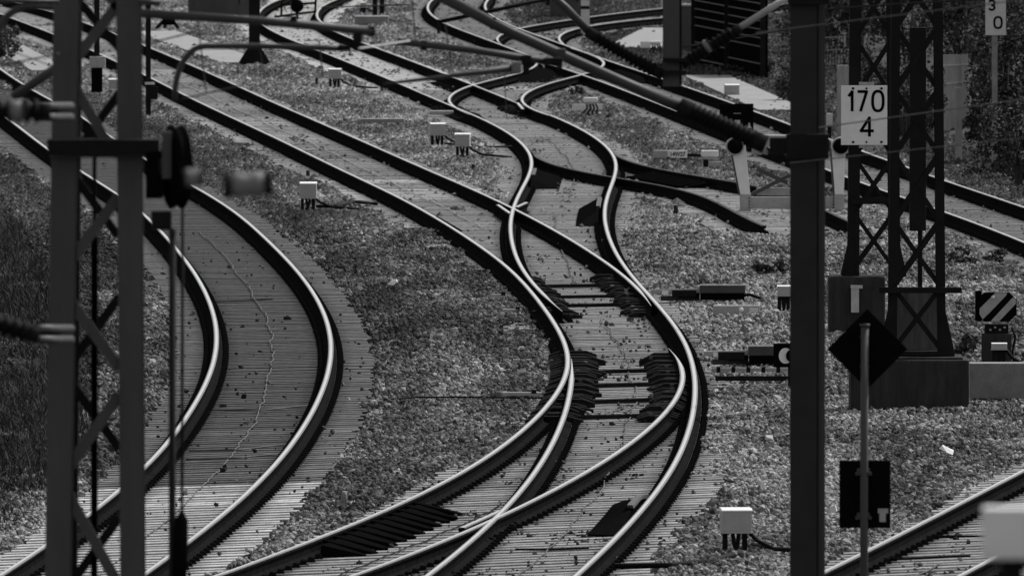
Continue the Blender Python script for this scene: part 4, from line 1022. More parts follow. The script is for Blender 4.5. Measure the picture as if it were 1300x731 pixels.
# a signal seen from behind between the two masts
yb = 292.0
q = at(1163, 350, yb); q.z = gz(q.x, yb)
t = thing('signal_post', 'dark narrow signal on a post seen from behind through the nearer lattice mast', 'signal', q); s = S(yb)
zt = lambda py: at(1163, py, yb).z - q.z
mb = MB(); mb.box((2 / s, 0, (zt(35) + zt(293)) / 2), (21 / s, .22, zt(35) - zt(293)), 'mast_dark', bev=.01); o = mb.build('housing'); o.parent = t
mb = MB(); mb.tube([(5 / s, 0, 0), (5 / s, 0, zt(35))], .035, 'mast_dark', 10); o = mb.build('post'); o.parent = t
mb = MB(); mb.box((-2 / s, .12, zt(150)), (4 / s, .05, zt(40) - zt(290)), 'mast_grey'); o = mb.build('ladder_rail'); o.parent = t

# dwarf signal next to the point machine, partly hidden by the dark mast
p = gnd(1003, 492); s = S(p.y)
t = thing('dwarf_signal', 'low black signal lantern with a white disc, half hidden by the big dark mast', 'signal', p)
mb = MB(); mb.box((0, 0, 41 / s), (42 / s, .25, 30 / s), 'black_paint', bev=.01); o = mb.build('housing'); o.parent = t
mb = MB(); n = 24
mb.add([(-6 / s + 8.5 / s * math.cos(2 * math.pi * i / n), -.13, 41 / s + 10 / s * math.sin(2 * math.pi * i / n)) for i in range(n)], [tuple(range(n))], 'white_paint'); o = mb.build('disc'); o.parent = t
mb = MB(); mb.tube([(3 / s, -.11, 41 / s), (3 / s, -.15, 41 / s)], 8.5 / s, 'black_paint', 20); o = mb.build('shutter'); o.parent = t
mb = MB(); mb.box((2 / s, 0, 12 / s), (9 / s, .1, 30 / s), 'dark_iron'); o = mb.build('stem'); o.parent = t

# striped octagonal board on its dark drive
p = gnd(1265, 462); s = S(p.y)
t = thing('striped_signal', 'octagonal black board with two pale diagonal stripes on a dark box, right edge', 'signal', p)
cx, cz = 0, (462 - 389) / s; hw, hh, ch = 25 / s, 18.5 / s, 9 / s
octo = [(-hw + ch, hh), (hw - ch, hh), (hw, hh - ch), (hw, -hh + ch), (hw - ch, -hh), (-hw + ch, -hh), (-hw, -hh + ch), (-hw, hh - ch)]
mb = MB(); mb.prism([(x, -.2, cz + z) for x, z in octo], (0, .05, 0), 'black_paint'); o = mb.build('board'); o.parent = t
for pts in ([(-22, -2), (-22, -9), (-18, -15.5), (-8, -6), (12, 15), (13, 18), (-2, 18)], [(-8, -18), (3, -18), (24, 4), (24, 10), (20, 12)]):
    mb = MB(); mb.prism([(x / s, -.206, cz + z / s) for x, z in pts], (0, .004, 0), 'galvanised'); o = mb.build('stripe'); o.parent = t
mb = MB(); mb.tube([(-5 / s, -.2, cz + 12 / s), (-5 / s, -.23, cz + 12 / s)], 2.6 / s, 'pale_paint', 10); o = mb.build('knob'); o.parent = t
mb = MB(); mb.box((-23 / s, -.05, cz + 1 / s), (8 / s, .26, 38 / s), 'black_paint'); o = mb.build('side_box'); o.parent = t
mb = MB(); mb.box((0, 0, 21 / s), (38 / s, .3, 36 / s), 'old_concrete', bev=.012); o = mb.build('drive_box'); o.parent = t
mb = MB(); mb.box((0, 0, 44 / s), (30 / s, .24, 14 / s), 'dark_iron', bev=.01); o = mb.build('mechanism'); o.parent = t
for k in range(4):
    mb = MB(); mb.box((-8 / s + k * 6 / s, -.14, (44 + (k % 2) * 3) / s), (2.6 / s, .03, 2 / s), 'galvanised'); o = mb.build('bolt'); o.parent = t
mb = MB(); mb.tube([(20 / s, 0, 46 / s), (24 / s, -.02, 34 / s), (20 / s, -.05, 14 / s), (23 / s, -.1, 0)], .018, 'rubber', 6); o = mb.build('cable'); o.parent = t

# second kilometre sign in the leaves, top right
Y2 = 365.0; s = S(Y2)
q = at(1265, 150, Y2); 
t = thing('kilometre_sign', 'pale kilometre sign with 3 and 0 half hidden by leaves in the top right corner', 'sign', at(1264, 21, Y2))
mb = MB(); mb.box((0, 0, 4 / s), (26 / s, .03, 56 / s), 'pale_paint'); o = mb.build('plate'); o.parent = t
for ch, px, py, w, h in (('3', 1259, 7, 7, 12), ('0', 1267, 29, 9.5, 14)):
    o = glyph(ch, (px - 1264) / s, (21 - py) / s, w / s, h / s, 2.6 / s).build('numeral'); o.parent = t
zb = float(gz(at(1264, 21, Y2).x, Y2)) - at(1264, 21, Y2).z
mb = MB(); mb.box((-1 / s, .08, zb / 2), (7 / s, .1, -zb + .2), 'concrete'); o = mb.build('post'); o.parent = t

# ================================================================== MASTS AND FENCES AT THE BACK
def h_mast(px0, px1, pyb, pyt, name, label, m, flare=0, flare_h=0):
    p = gnd((px0 + px1) / 2, pyb); s = S(p.y); w = (px1 - px0) / s; H = (pyb - pyt) / s
    t = thing(name, label, 'mast', p)
    mb = MB()
    mb.box((0, -w * .45, H / 2), (w, .02, H), m); mb.box((0, w * .45, H / 2), (w, .02, H), m); mb.box((0, 0, H / 2), (.02, w * .88, H), m)
    o = mb.build('shaft'); o.parent = t
    if flare:
        for sx in (-1, 1):
            mb = MB(); mb.prism([(sx * w * .5, -w * .47, 0), (sx * (w * .5 + flare / s), -w * .47, 0), (sx * (w * .5 + flare / s * .8), -w * .47, 4 / s), (sx * w * .5, -w * .47, flare_h / s)], (0, w * .94, 0), m); o = mb.build('gusset'); o.parent = t
    return t, s
h_mast(316, 330, 82, -25, 'catenary_mast', 'black steel mast with flared foot left of the S-shaped track at the top', 'mast_dark', 15, 24)
t, s = h_mast(185, 191.5, 146, -25, 'signal_post', 'thin black post just right of the blurred lattice mast', 'mast_dark')
mb = MB(); mb.box((2 / s, -.1, 40 / s), (12 / s, .12, 3 / s), 'pale_paint'); o = mb.build('bracket'); o.parent = t
mb = MB(); mb.box((5 / s, -.1, 28 / s), (14 / s, .12, 16 / s), 'dark_iron'); o = mb.build('relay_box'); o.parent = t
p = gnd(123, 117); s = S(p.y)
t = thing('signal_post', 'black signal post with a pale box on it, seen through the lattice mast', 'signal', p)
mb = MB(); mb.box((0, 0, 70 / s), (7 / s, .12, 140 / s), 'mast_dark'); o = mb.build('post'); o.parent = t
mb = MB(); mb.box((1 / s, -.12, 38 / s), (20 / s, .3, 14 / s), 'galvanised', bev=.01); o = mb.build('box'); o.parent = t
mb = MB(); mb.box((0, 0, 16 / s), (14 / s, .26, 32 / s), 'black_paint'); o = mb.build('pedestal'); o.parent = t
for sx, hh in ((476, 22), (485, 20)):
    p = gnd(sx, hh); s = S(p.y); mb = MB(); mb.box((0, 0, .6), (6 / s, .12, 1.25), 'mast_dark'); mb.box((0, 0, .02), (9 / s, .2, .05), 'mast_dark'); o = mb.build('post'); o.location = p
    setp(o, 'dark post at the top edge above the pale slab, %s of two' % ('left' if sx == 476 else 'right'), 'post', 'pair of dark posts')
# point lantern with a round disc, between the rails of the S-shaped track at the top
p = gnd(377, 24); s = S(p.y)
t = thing('point_lantern', 'dark round lantern on a low frame of rods at the top of the S-shaped track', 'signal', p)
mb = MB(); mb.tube([(0, -.1, 16 / s), (0, .1, 16 / s)], 8.5 / s, 'black_paint', 20); o = mb.build('lantern'); o.parent = t
mb = MB(); mb.box((0, 0, 5 / s), (3 / s, .08, 14 / s), 'dark_iron'); o = mb.build('stem'); o.parent = t
for a, b in (((-29, 2), (24, 9)), ((-20, 4), (-19, 24)), ((23, 8), (24, 26)), ((-20, 17), (24, 20))):
    mb = MB(); mb.beam((a[0] / s, 0, a[1] / s), (b[0] / s, 0, b[1] / s), .06, .06, 'dark_iron'); o = mb.build('rod'); o.parent = t
# cabinets
def cabinet(px0, px1, py0, pyb, dep, m, label, name='cabinet', top=True):
    p = gnd((px0 + px1) / 2, pyb); s = S(p.y); w = (px1 - px0) / s; H = (pyb - py0) / s
    t = thing(name, label, 'cabinet', p)
    mb = MB(); mb.box((0, dep / 2, H / 2), (w, dep, H), m, bev=.01); o = mb.build('housing'); o.parent = t
    if top: mb = MB(); mb.box((0, dep / 2, H + .02), (w * 1.04, dep * 1.08, .05), 'galvanised', bev=.008); o = mb.build('roof'); o.parent = t
    mb = MB(); mb.box((w * .02, -.006, H * .5), (w * .86, .012, H * .82), m); o = mb.build('door'); o.parent = t
    mb = MB(); mb.box((w * .34, -.02, H * .52), (.03, .03, .12), 'dark_iron'); o2 = mb.build('handle'); o2.parent = o
cabinet(239, 316, -14, 21, .5, 'mast_grey', 'long grey cabinet at the top edge left of the black mast')
cabinet(698, 739, -20, 21, .6, 'mast_grey', 'grey cabinet at the top edge behind the pale marker post')
cabinet(861, 881, 8, 64, .5, 'mast_grey', 'slim grey cabinet with pale top beside the dark louvred fence')
p = gnd(211, 37); s = S(p.y); mb = MB()
for a, b in (((-13, 0), (2, 16)), ((-3, 0), (3, 16)), ((16, 0), (4, 16))): mb.beam((a[0] / s, 0, a[1] / s), (b[0] / s, 0, b[1] / s), .08, .08, 'dark_iron')
mb.box((3 / s, 0, 12 / s), (16 / s, .2, 14 / s), 'black_paint', bev=.02); o = mb.build('switch_stand'); o.location = p; setp(o, 'black switch stand on splayed legs beside the upper left walkway', 'switch stand')
# pale marker post with dark bands
p = gnd(743, 44); s = S(p.y)
t = thing('marker_post', 'tall pale marker post with dark bands in front of the grey cabinet', 'marker post', p)
mb = MB(); mb.box((0, 0, 34 / s), (11 / s, .08, 70 / s), 'pale_paint'); o = mb.build('board'); o.parent = t
for dz in (34, 46, 58):
    mb = MB(); mb.box((0, -.045, dz / s), (11.4 / s, .01, 4 / s), 'mast_dark'); o = mb.build('band'); o.parent = t
p = gnd(844, 16); s = S(p.y); mb = MB(); mb.box((0, 0, 10 / s), (9 / s, .15, 20 / s), 'pale_paint', bev=.03); mb.box((0, -.08, 4 / s), (6 / s, .06, 5 / s), 'white_paint', bev=.01)
o = mb.build('marker_post'); o.location = p; setp(o, 'stubby pale post at the top edge left of the grey hanging post', 'marker post')

# dark louvred fence
pa, pb = gnd(884, 80), gnd(972, 99); d = (pb - pa); L = d.length; d.normalize(); nrm = Vector((d.y, -d.x, 0))
t = thing('louvred_fence', 'black louvred fence with thin pale edges at the upper right', 'fence', pa)
mb = MB(); H = 2.1
mb.prism([pa - nrm * .05, pb - nrm * .05, pb - nrm * .05 + Vector((0, 0, H)), pa - nrm * .05 + Vector((0, 0, H))], nrm * .06, 'black_paint'); mb.build('panel', t)
for k in range(11):
    z = .10 + k * .19
    for e0, e1 in ((0, .47), (.5, 1)):
        if hsh('lv', k, e0) < .12: continue
        mb = MB(); a = pa + d * L * e0 + nrm * (.03 if True else 0); b = pa + d * L * e1 + nrm * .03
        a = a + Vector((0, 0, z)); b = b + Vector((0, 0, z)); mb.beam(a, b, .05, .022, 'mast_grey'); mb.build('louvre', t)
for e in (0, .49, 1.0):
    mb = MB(); a = pa + d * L * e + nrm * .06; mb.beam(a - Vector((0, 0, .2)), a + Vector((0, 0, H + .1)), .12, .12, 'mast_dark'); mb.build('post', t)

# pale board fence, right
pa, pb = gnd(1190, 168), gnd(1228, 158)
t = thing('board_fence', 'weathered pale board fence half swallowed by the bushes at the right', 'fence', pa); s = S(pa.y)
for k in range(5):
    a = pa.lerp(pb, k / 5 + .0); w = (pb - pa).length / 5; H = (98 - k * 1.5) / s
    mb = MB(); mb.box(a + Vector(((pb - pa).x / 10, 0, H / 2)), ((pb - pa).x / 5 - .03, .05, H), 'fence_wood'); mb.build('board', t)
    for zz in (.86, .62):
        mb = MB(); mb.box(a + Vector(((pb - pa).x / 10, -.035, H * zz)), ((pb - pa).x / 5 - .012, .02, .03), 'pale_concrete'); mb.build('clip', t)
q = gnd(1217, 205); s = S(q.y); mb = MB(); mb.box((0, 0, 45 / s), (9 / s, .1, 98 / s), 'fence_wood'); o = mb.build('fence_post'); o.location = q; setp(o, 'lone weathered pale post in front of the board fence', 'post')
q = gnd(1070, 176); s = S(q.y); mb = MB(); mb.box((0, 0, 45 / s), (15 / s, .12, 96 / s), 'fence_wood', bev=.01); o = mb.build('fence_post'); o.location = q; setp(o, 'pale flat post behind the left edge of the 170 4 sign', 'post')
q = gnd(1053, 176); s = S(q.y); mb = MB(); mb.box((0, 0, 24 / s), (8 / s, .15, 16 / s), 'pale_paint', bev=.01); mb.box((0, 0, 8 / s), (5 / s, .1, 18 / s), 'dark_iron'); o = mb.build('marker_post'); o.location = q; setp(o, 'small pale capped post just right of the big dark mast', 'marker post')
# mesh fence behind
pa, pb = gnd(1045, 86), gnd(1096, 84); t = thing('mesh_fence', 'dark wire mesh fence in front of the bushes behind the masts', 'fence', pa); s = S(pa.y)
for k in range(15):
    a = pa.lerp(pb, k / 14); mb = MB(); mb.box(a + Vector((0, 0, 20 / s)), (.022, .02, 42 / s), 'tube_metal'); mb.build('bar', t)
for zz in (4, 22, 38):
    mb = MB(); mb.beam(pa + Vector((0, 0, zz / s)), pb + Vector((0, 0, zz / s)), .03, .03, 'tube_metal'); mb.build('rail', t)

# ================================================================== PLANTS
def leaves(n, center, radii, size, seed, up=.3, dens=None):
    g = np.random.default_rng(seed)
    # clumps inside the crown volume
    k = max(6, n // 90); cl = g.normal(size=(k, 3)); cl /= np.linalg.norm(cl, axis=1)[:, None]; cl *= (g.random((k, 1)) ** .45)
    cr = g.uniform(.16, .36, k); ct = np.exp(g.normal(0, .35, k))
    i = g.integers(0, k, n); off = g.normal(size=(n, 3)); off /= np.linalg.norm(off, axis=1)[:, None]; off *= (g.random((n, 1)) ** .4)
    P = (cl[i] + off * cr[i][:, None]) * np.array(radii) + np.array(center)
    a = g.normal(size=(n, 3)) + np.array([0, 0, -.2]); a /= np.linalg.norm(a, axis=1)[:, None]
    b = np.cross(a, g.normal(size=(n, 3)) + np.array([0, .0, up * 3])); b /= np.linalg.norm(b, axis=1)[:, None] + 1e-9
    sz = size * np.exp(g.normal(0, .3, n))[:, None]
    V = np.stack([P, P + a * sz * .5 + b * sz * .32, P + a * sz * 1.1, P + a * sz * .5 - b * sz * .32], 1).reshape(-1, 3)
    Fc = np.arange(n * 4).reshape(n, 4)
    tone = np.repeat(ct[i] * np.exp(g.normal(0, .4, n)), 4)
    return V, Fc, tone
def bush(px, pyb, w, h, n, size, label, seed, Yo=0, name='bush', leafm='leaf'):
    if name == 'bush': n = int(n * 1.7); size *= .78
    p = gnd(px, pyb); p = p + Vector((0, Yo, 0)); p.x = (px - 650) / F_PX * p.y; p.z = gz(p.x, p.y)
    t = thing(name, label, 'bush' if name == 'bush' else 'weed', p, 0, 'bushes along the edge of the yard' if name == 'bush' else 'weeds in the ballast')
    V, Fc, tn = leaves(n, (0, 0, h * .52), (w * .5, w * .5, h * .52), size, seed)
    o = link('foliage', np_mesh('foliage', V, Fc, 4, leafm, tn)); o.parent = t
    if name == 'bush':
        g = random.Random(seed); mb = MB()
        for k in range(6):
            a = g.uniform(0, 6.28); r_ = g.uniform(.1, .35) * w
            mb.tube([(0.1 * math.cos(a), .1 * math.sin(a), -.2), (r_ * .5 * math.cos(a), r_ * .5 * math.sin(a), h * .3), (r_ * math.cos(a), r_ * math.sin(a), h * .75)], [.05, .035, .012], 'bark', 6)
        o = mb.build('stems'); o.parent = t
    return t
bush(1272, 215, 1.2, 2.6, 3800, .085, 'large leafy bush at the right edge below the half hidden sign', 1, 6)
bush(1300, 238, 1.6, 1.5, 2200, .08, 'low bush at the right edge beside the outermost rail', 2, 2)
bush(1248, 190, .8, .7, 1000, .07, 'low dark bush right of the foot of the weathered board fence', 3, 1)
bush(1225, 118, 2.2, 2.9, 3600, .09, 'dark bush rising behind the board fence', 4, 10)
bush(1290, 120, 2.6, 3.2, 4200, .09, 'tall dense bush in the top right corner', 5, 14)
bush(1150, 100, 2.4, 2.6, 3400, .09, 'dark bush behind the top of the nearer lattice mast', 6, 10)
bush(1085, 84, 2.0, 2.2, 2800, .09, 'dark bush behind the wire mesh fence', 7, 14)
bush(1030, 82, 1.8, 2.0, 2400, .09, 'dark bush between the louvred fence and the big dark mast', 8, 14)
bush(1180, 160, .9, .6, 1000, .07, 'low scrub at the left foot of the weathered board fence', 9, 1)
bush(2, 74, 1.2, 1.0, 1300, .07, 'dark leafy bush at the left edge above the walkway slabs', 10, 0)
bush(705, 16, .9, .7, 900, .08, 'small dark bush left of the grey cabinet at the top', 11, 2)
bush(1010, 130, 1.2, .9, 1200, .07, 'scrub at the end of the pale walkway, just left of the big dark mast', 12, 2)
bush(1150, 176, 1.6, 1.5, 2600, .065, 'dark bush seen through the crossed braces of the nearer lattice mast', 13, 3)
bush(1095, 150, 1.2, 1.3, 1800, .065, 'dark bush behind the 170 4 sign', 14, 6)
bush(1225, 100, 3.0, 3.4, 5200, .08, 'broad dark bush filling the gap right of the lattice masts at the top', 15, 30)
bush(1290, 175, 1.8, 2.4, 4200, .07, 'dense dark bush at the right edge above the low bush', 16, 8)
bush(1030, 60, 2.0, 2.4, 3000, .08, 'dark bush at the top between louvred fence and wire mesh fence', 17, 20)
bush(975, 348, .62, .22, 500, .05, 'low grassy weed in the ballast left of the big dark mast', 21, 0, 'weed', 'grass_blade')
bush(1240, 345, 1.0, .28, 800, .05, 'weedy growth on the ballast above the striped board', 22, 4, 'weed', 'grass_blade')
bush(1225, 455, .30, .45, 420, .045, 'grey weed beside the drive of the striped board', 23, 1, 'weed', 'grass_blade')
bush(735, 120, .5, .16, 300, .045, 'small weed above the junction box with pale plates', 24, 0, 'weed', 'grass_blade')
bush(960, 96, 1.6, .25, 900, .06, 'weedy strip below the louvred fence', 25, 3, 'weed', 'grass_blade')
bush(1262, 225, 1.5, .3, 900, .06, 'grassy fringe beside the outermost rail at the right edge', 26, 0, 'weed', 'grass_blade')
# dense growth far behind, one dark mass
V, Fc, tn = leaves(22000, (9.5, 575, 1.4), (7.5, 5, 2.4), .13, 77)
o = link('thicket', np_mesh('thicket', V, Fc, 4, 'leaf', tn)); setp(o, kind='stuff'); o['label'] = 'dark thicket closing the yard at the top right'

# grass on the left bank
def grass():
    g = np.random.default_rng(5); n = 110000
    y = g.uniform(214, 345, n); edge = np.interp(y, [214, 228, 245, 275, 300, 345], [-5.45, -5.25, -5.15, -5.95, -6.75, -8.6])
    x = edge - np.abs(g.normal(0, 1, n)) * 1.1 + g.normal(0, .10, n)
    x = np.maximum(x, -.025 * y - 1.5)
    keep = (y > 224) | (g.random(n) < .25); x, y = x[keep], y[keep]; n = len(x)
    z = plane(x, y) - .23
    h = .085 * np.exp(g.normal(0, .45, n)) * (0.7 + .9 * vnoise(x, y * .3, .5, 9))
    a = g.uniform(0, 6.28, n); w = g.uniform(.006, .013, n); lean = g.normal(0, .45, (n, 2)) * h[:, None]
    P = np.stack([x, y, z], 1); D = np.stack([np.cos(a) * w, np.sin(a) * w, np.zeros(n)], 1)
    T = P + np.concatenate([lean, h[:, None]], 1); Mi_ = P + np.concatenate([lean * .35, h[:, None] * .6], 1)
    V = np.stack([P - D, P + D, Mi_ + D * .7, T, Mi_ - D * .7], 1).reshape(-1, 3)
    b = np.arange(n) * 5
    Fc = np.stack([b, b + 1, b + 2, b, b + 2, b + 4, b + 4, b + 2, b + 3], 1).reshape(-1, 3)
    tn = np.repeat((.5 + 1.0 * vnoise(x, y * .25, .7, 31)) * np.exp(g.normal(0, .4, n)), 5)
    o = link('grass', np_mesh('grass', V, Fc, 3, 'grass_blade', tn)); setp(o, kind='stuff'); o['label'] = 'dark rough grass on the bank along the left edge'
grass()

# ================================================================== CATENARY GEAR IN THE FOREGROUND
# blurred lattice mast at the left
YM = 130.0; s = S(YM)
zb = gz(at(120, 731, YM).x, YM)
def A3(px, py, Y=YM): return at(px, py, Y)
base = Vector((A3(120, 731).x, YM, zb))
t = thing('lattice_mast', 'out of focus grey lattice mast in the left foreground with zigzag braces', 'lattice mast', base)
mb = MB(); mb.box(base + Vector((0, .3, .1)), (1.2, 1.2, .7), 'old_concrete', bev=.04); o = mb.build('mast_foundation'); setp(o, 'concrete foot of the foreground lattice mast, below the picture', 'foundation')
def legline(px_t, px_b, py): return px_t + (px_b - px_t) * (py / 731.0)
for (pt, pb_, w, dy) in ((84, 73, 32, 0), (163, 168, 31, 0), (90, 84, 26, .5), (160, 168, 24, .5)):
    zt_ = -60; pyB = 731 + (A3(100, 731).z - zb) * s
    a = A3(legline(pt, pb_, pyB), pyB, YM + dy) ; b = A3(legline(pt, pb_, zt_), zt_, YM + dy)
    mb = MB(); mb.beam(a, b, w / s, .014, 'mast_grey' if dy == 0 else 'mast_dark', up=(0, 1, 0))
    sx = 1 if pt < 120 else 1
    mb.beam(a + Vector((sx * w / s * .5, .07, 0)), b + Vector((sx * w / s * .5, .07, 0)), .012, .14, 'mast_dark', up=(0, 1, 0)); mb.build('leg', t)  # side strip in a darker tone, inner shading put into the colour
def dg(a, b, dy, m, w=13):
    mb = MB(); mb.beam(A3(*a, YM + dy), A3(*b, YM + dy), w / s, .03, m, up=(0, 1, 0)); mb.build('diagonal', t)
dg((150, 6), (86, 88), .03, 'mast_grey', 14); dg((86, 96), (135, 180), .03, 'mast_grey', 13); dg((82, 342), (150, 250), .03, 'mast_grey', 14)
dg((82, 372), (152, 468), .03, 'mast_grey', 14); dg((152, 500), (78, 606), .03, 'mast_grey', 15); dg((78, 612), (152, 745), .03, 'mast_grey', 14); dg((152, 755), (78, 880), .03, 'mast_grey', 14); dg((78, 890), (152, 1020), .03, 'mast_grey', 14); dg((152, 1030), (78, 1150), .03, 'mast_grey', 14)
dg((100, 2), (152, 62), .47, 'mast_dark', 11); dg((152, 118), (95, 195), .47, 'mast_dark', 11); dg((95, 225), (150, 300), .47, 'mast_dark', 11); dg((152, 376), (92, 458), .47, 'mast_dark', 12); dg((92, 488), (152, 570), .47, 'mast_dark', 12)
dg((152, 655), (92, 738), .47, 'mast_dark', 12); dg((92, 760), (152, 850), .47, 'mast_dark', 12); dg((150, 10), (88, -70), .03, 'mast_grey', 13)
mb = MB(); mb.box(A3(132, 186, YM - .04), (142 / s, .34, 19 / s), 'mast_dark', bev=.01); mb.build('collar_plate', t)
mb = MB(); mb.box(A3(133, 197, YM - .06), (140 / s, .04, 6 / s), 'mast_grey'); mb.build('collar_edge', t)
for k in range(2):
    mb = MB(); mb.beam(A3(120 + 0 * k, 300 if k else 200, YM + .25), A3(119, 1200, YM + .25), (9 if k else 5) / s, .03, 'mast_dark', up=(0, 1, 0)); mb.build('inner_rod', t)
# tensioning wheel and its weights right of the mast
Yw = 127.0; sw = S(Yw)
c = at(224, 212, Yw); t = thing('tensioning_wheel', 'blurred dark tensioning wheel seen edge on beside the foreground lattice mast', 'tensioning wheel', c)
ax = Vector((math.cos(R(16)), math.sin(R(16)), 0))
mb = MB(); mb.tube([c + ax * -.035, c + ax * -.02, c + ax * -.008, c + ax * .008, c + ax * .02, c + ax * .035], [.26, .25, .24, .24, .25, .26], 'black_paint', 32); mb.build('wheel', t)
mb = MB(); mb.tube([c - ax * .10, c + ax * .10], .055, 'mast_dark', 12); mb.build('hub', t)
mb = MB(); mb.box(at(196, 222, Yw + .1), (22 / sw, .1, 60 / sw), 'black_paint', bev=.01); mb.build('bracket', t)
mb = MB(); mb.box(at(212, 197, Yw - .1), (12 / sw, .06, 60 / sw), 'mast_grey', bev=.01); mb.build('arm', t)
mb = MB(); mb.box(at(205, 280, Yw + .02), (26 / sw, .1, 24 / sw), 'mast_dark', bev=.01); mb.build('lower_bracket', t)
for px, w, y0, y1 in ((219, 9, 290, 1250), (232, 4, 215, 660)):
    mb = MB(); mb.tube([at(px, y0, Yw), at(px - 1, y1, Yw)], w * .5 / sw, 'mast_dark', 8); o = mb.build('guide_rod' if w > 6 else 'tension_rope', t)
mb = MB(); mb.tube([at(231, 648, Yw), at(230, 660, Yw), at(229, 690, Yw), at(227, 745, Yw)], [.01, .045, .05, .05], 'black_paint', 10); mb.build('weight', t)
# insulators in the tension wire
def insulator(p0, p1, r0, r1, ribs, m, label, ends='dark_iron', wire0=None, wire1=None):
    p0 = Vector(p0); p1 = Vector(p1); d = (p1 - p0)
    t = thing('insulator', label, 'insulator', (p0 + p1) / 2)
    mb = MB(); mb.ribbed(p0 + d * .12, p1 - d * .12, r0, r1, ribs, m); mb.build('ribbed_body', t)
    for a, b in ((p0, p0 + d * .14), (p1 - d * .14, p1)):
        mb = MB(); mb.tube([a, b], r0 * 1.25, ends, 10); mb.build('end_cap', t)
    for w_ in (wire0, wire1):
        if w_: mb = MB(); mb.tube(w_, .008, 'tube_metal', 6); mb.build('wire', t)
    return t
Yi = 78.0; si = S(Yi)
insulator(at(284, 236, Yi), at(346, 233, Yi), .040, .050, 2, 'insulator_pale', 'very blurred pale insulator hanging right of the tensioning wheel', 'dark_iron')
insulator(at(232, 226, Yi), at(258, 225, Yi), .030, .036, 2, 'insulator_pale', 'blurred pale knob at the right of the tensioning wheel', 'dark_iron')
Yl = 105.0; sl_ = S(Yl)
insulator(at(-40, 142, Yl), at(64, 141, Yl), .036, .064, 7, 'insulator', 'dark ribbed insulator entering from the left edge at the collar of the foreground mast')
insulator(at(-60, 396, Yl), at(50, 426, Yl), .034, .060, 7, 'insulator', 'dark ribbed insulator entering from the left edge lower down the foreground mast')
for (px, py, lb) in ((72, 142, 'upper'), (72, 424, 'lower')):
    t = thing('mast_clamp', 'blurred dark clamp gripping the left leg of the foreground mast, %s of two' % lb, 'clamp', at(px, py, 128)); 
    for dz in (-7, 7):
        mb = MB(); mb.tube([at(px - 24, py + dz, 128.6), at(px + 18, py + dz, 129.6)], 5.5 / S(129), 'tube_metal', 10); mb.build('bolt', t)
    mb = MB(); mb.box(at(px - 10, py, 129.3), (30 / S(129), .1, 20 / S(129)), 'dark_iron'); mb.build('jaw', t)
insulator(at(8, 142, 95), at(34, 140, 95), .045, .05, 1, 'insulator_pale', 'blurred pale cap at the left edge in front of the upper ribbed insulator')
# tubes of the left cantilevers
def tube_thing(pts, r_, label, m='tube_metal', name='cantilever_tube', fit=(), cap=True, cat='tube', group='tubes of the overhead line'):
    P = [Vector(p) for p in pts]
    t = thing(name, label, cat, P[0], 0, group)
    mb = MB(); mb.tube(P, r_, m, 12); mb.build('tube', t)
    for (p, w, h, m2) in fit:
        mb = MB(); mb.box(p, (w, w, h), m2, bev=min(w, h) * .2); mb.build('clamp', t)
    return t
Yt = 134.0; st_ = S(Yt)
tube_thing([at(176, 17, Yt), at(330, 27, Yt), at(474, 40, Yt)], 5.6 / st_, 'straight tube from the foreground mast toward the top centre, hanging clamp at its end',
           fit=[(at(472, 40, Yt), 9 / st_, 13 / st_, 'dark_iron'), (at(454, 49, Yt), 12 / st_, 14 / st_, 'dark_iron'), (at(452, 58, Yt), 5 / st_, 12 / st_, 'dark_iron'), (at(373, 28, Yt), 9 / st_, 15 / st_, 'dark_iron')])
cur = [at(222, 128, Yt)] + [at(222 + 38 * (1 - math.cos(a)), 122 - 63 * math.sin(a), Yt) for a in np.linspace(.15, math.pi / 2, 9)] + [at(330, 59, Yt), at(410, 61, Yt), at(438, 62, Yt)]
tube_thing(cur, 3.9 / st_, 'curved steady arm bending from the left up and right below the straight tube', fit=[(at(436, 61, Yt), 13 / st_, 8 / st_, 'dark_iron'), (at(444, 64, Yt), 3 / st_, 14 / st_, 'dark_iron')], cat='arm', name='steady_arm')
Yt2 = 128.0; s2 = S(Yt2)
cur = [at(-6, 52, Yt2)] + [at(-2 + 44 * (1 - math.cos(a)), 46 - 38 * math.sin(a), Yt2) for a in np.linspace(.2, math.pi / 2, 8)] + [at(68, 9, Yt2)]
tube_thing(cur, 4.6 / s2, 'curved tube rising at the left edge into the foreground mast', cat='arm', name='steady_arm')
tube_thing([at(16, 124, 133), at(50, 101, 133), at(100, 66, 133)], 6.2 / s2, 'sloping strut tube from the left insulator up behind the foreground mast')
tube_thing([at(-10, 2, Yt2), at(75, 2, Yt2)], 3.0 / s2, 'thin dark tube along the top edge left of the foreground mast')
tube_thing([at(176, 3, Yt2), at(204, 4, Yt2)], 4.5 / s2, 'short dark stub tube at the top edge right of the foreground mast')
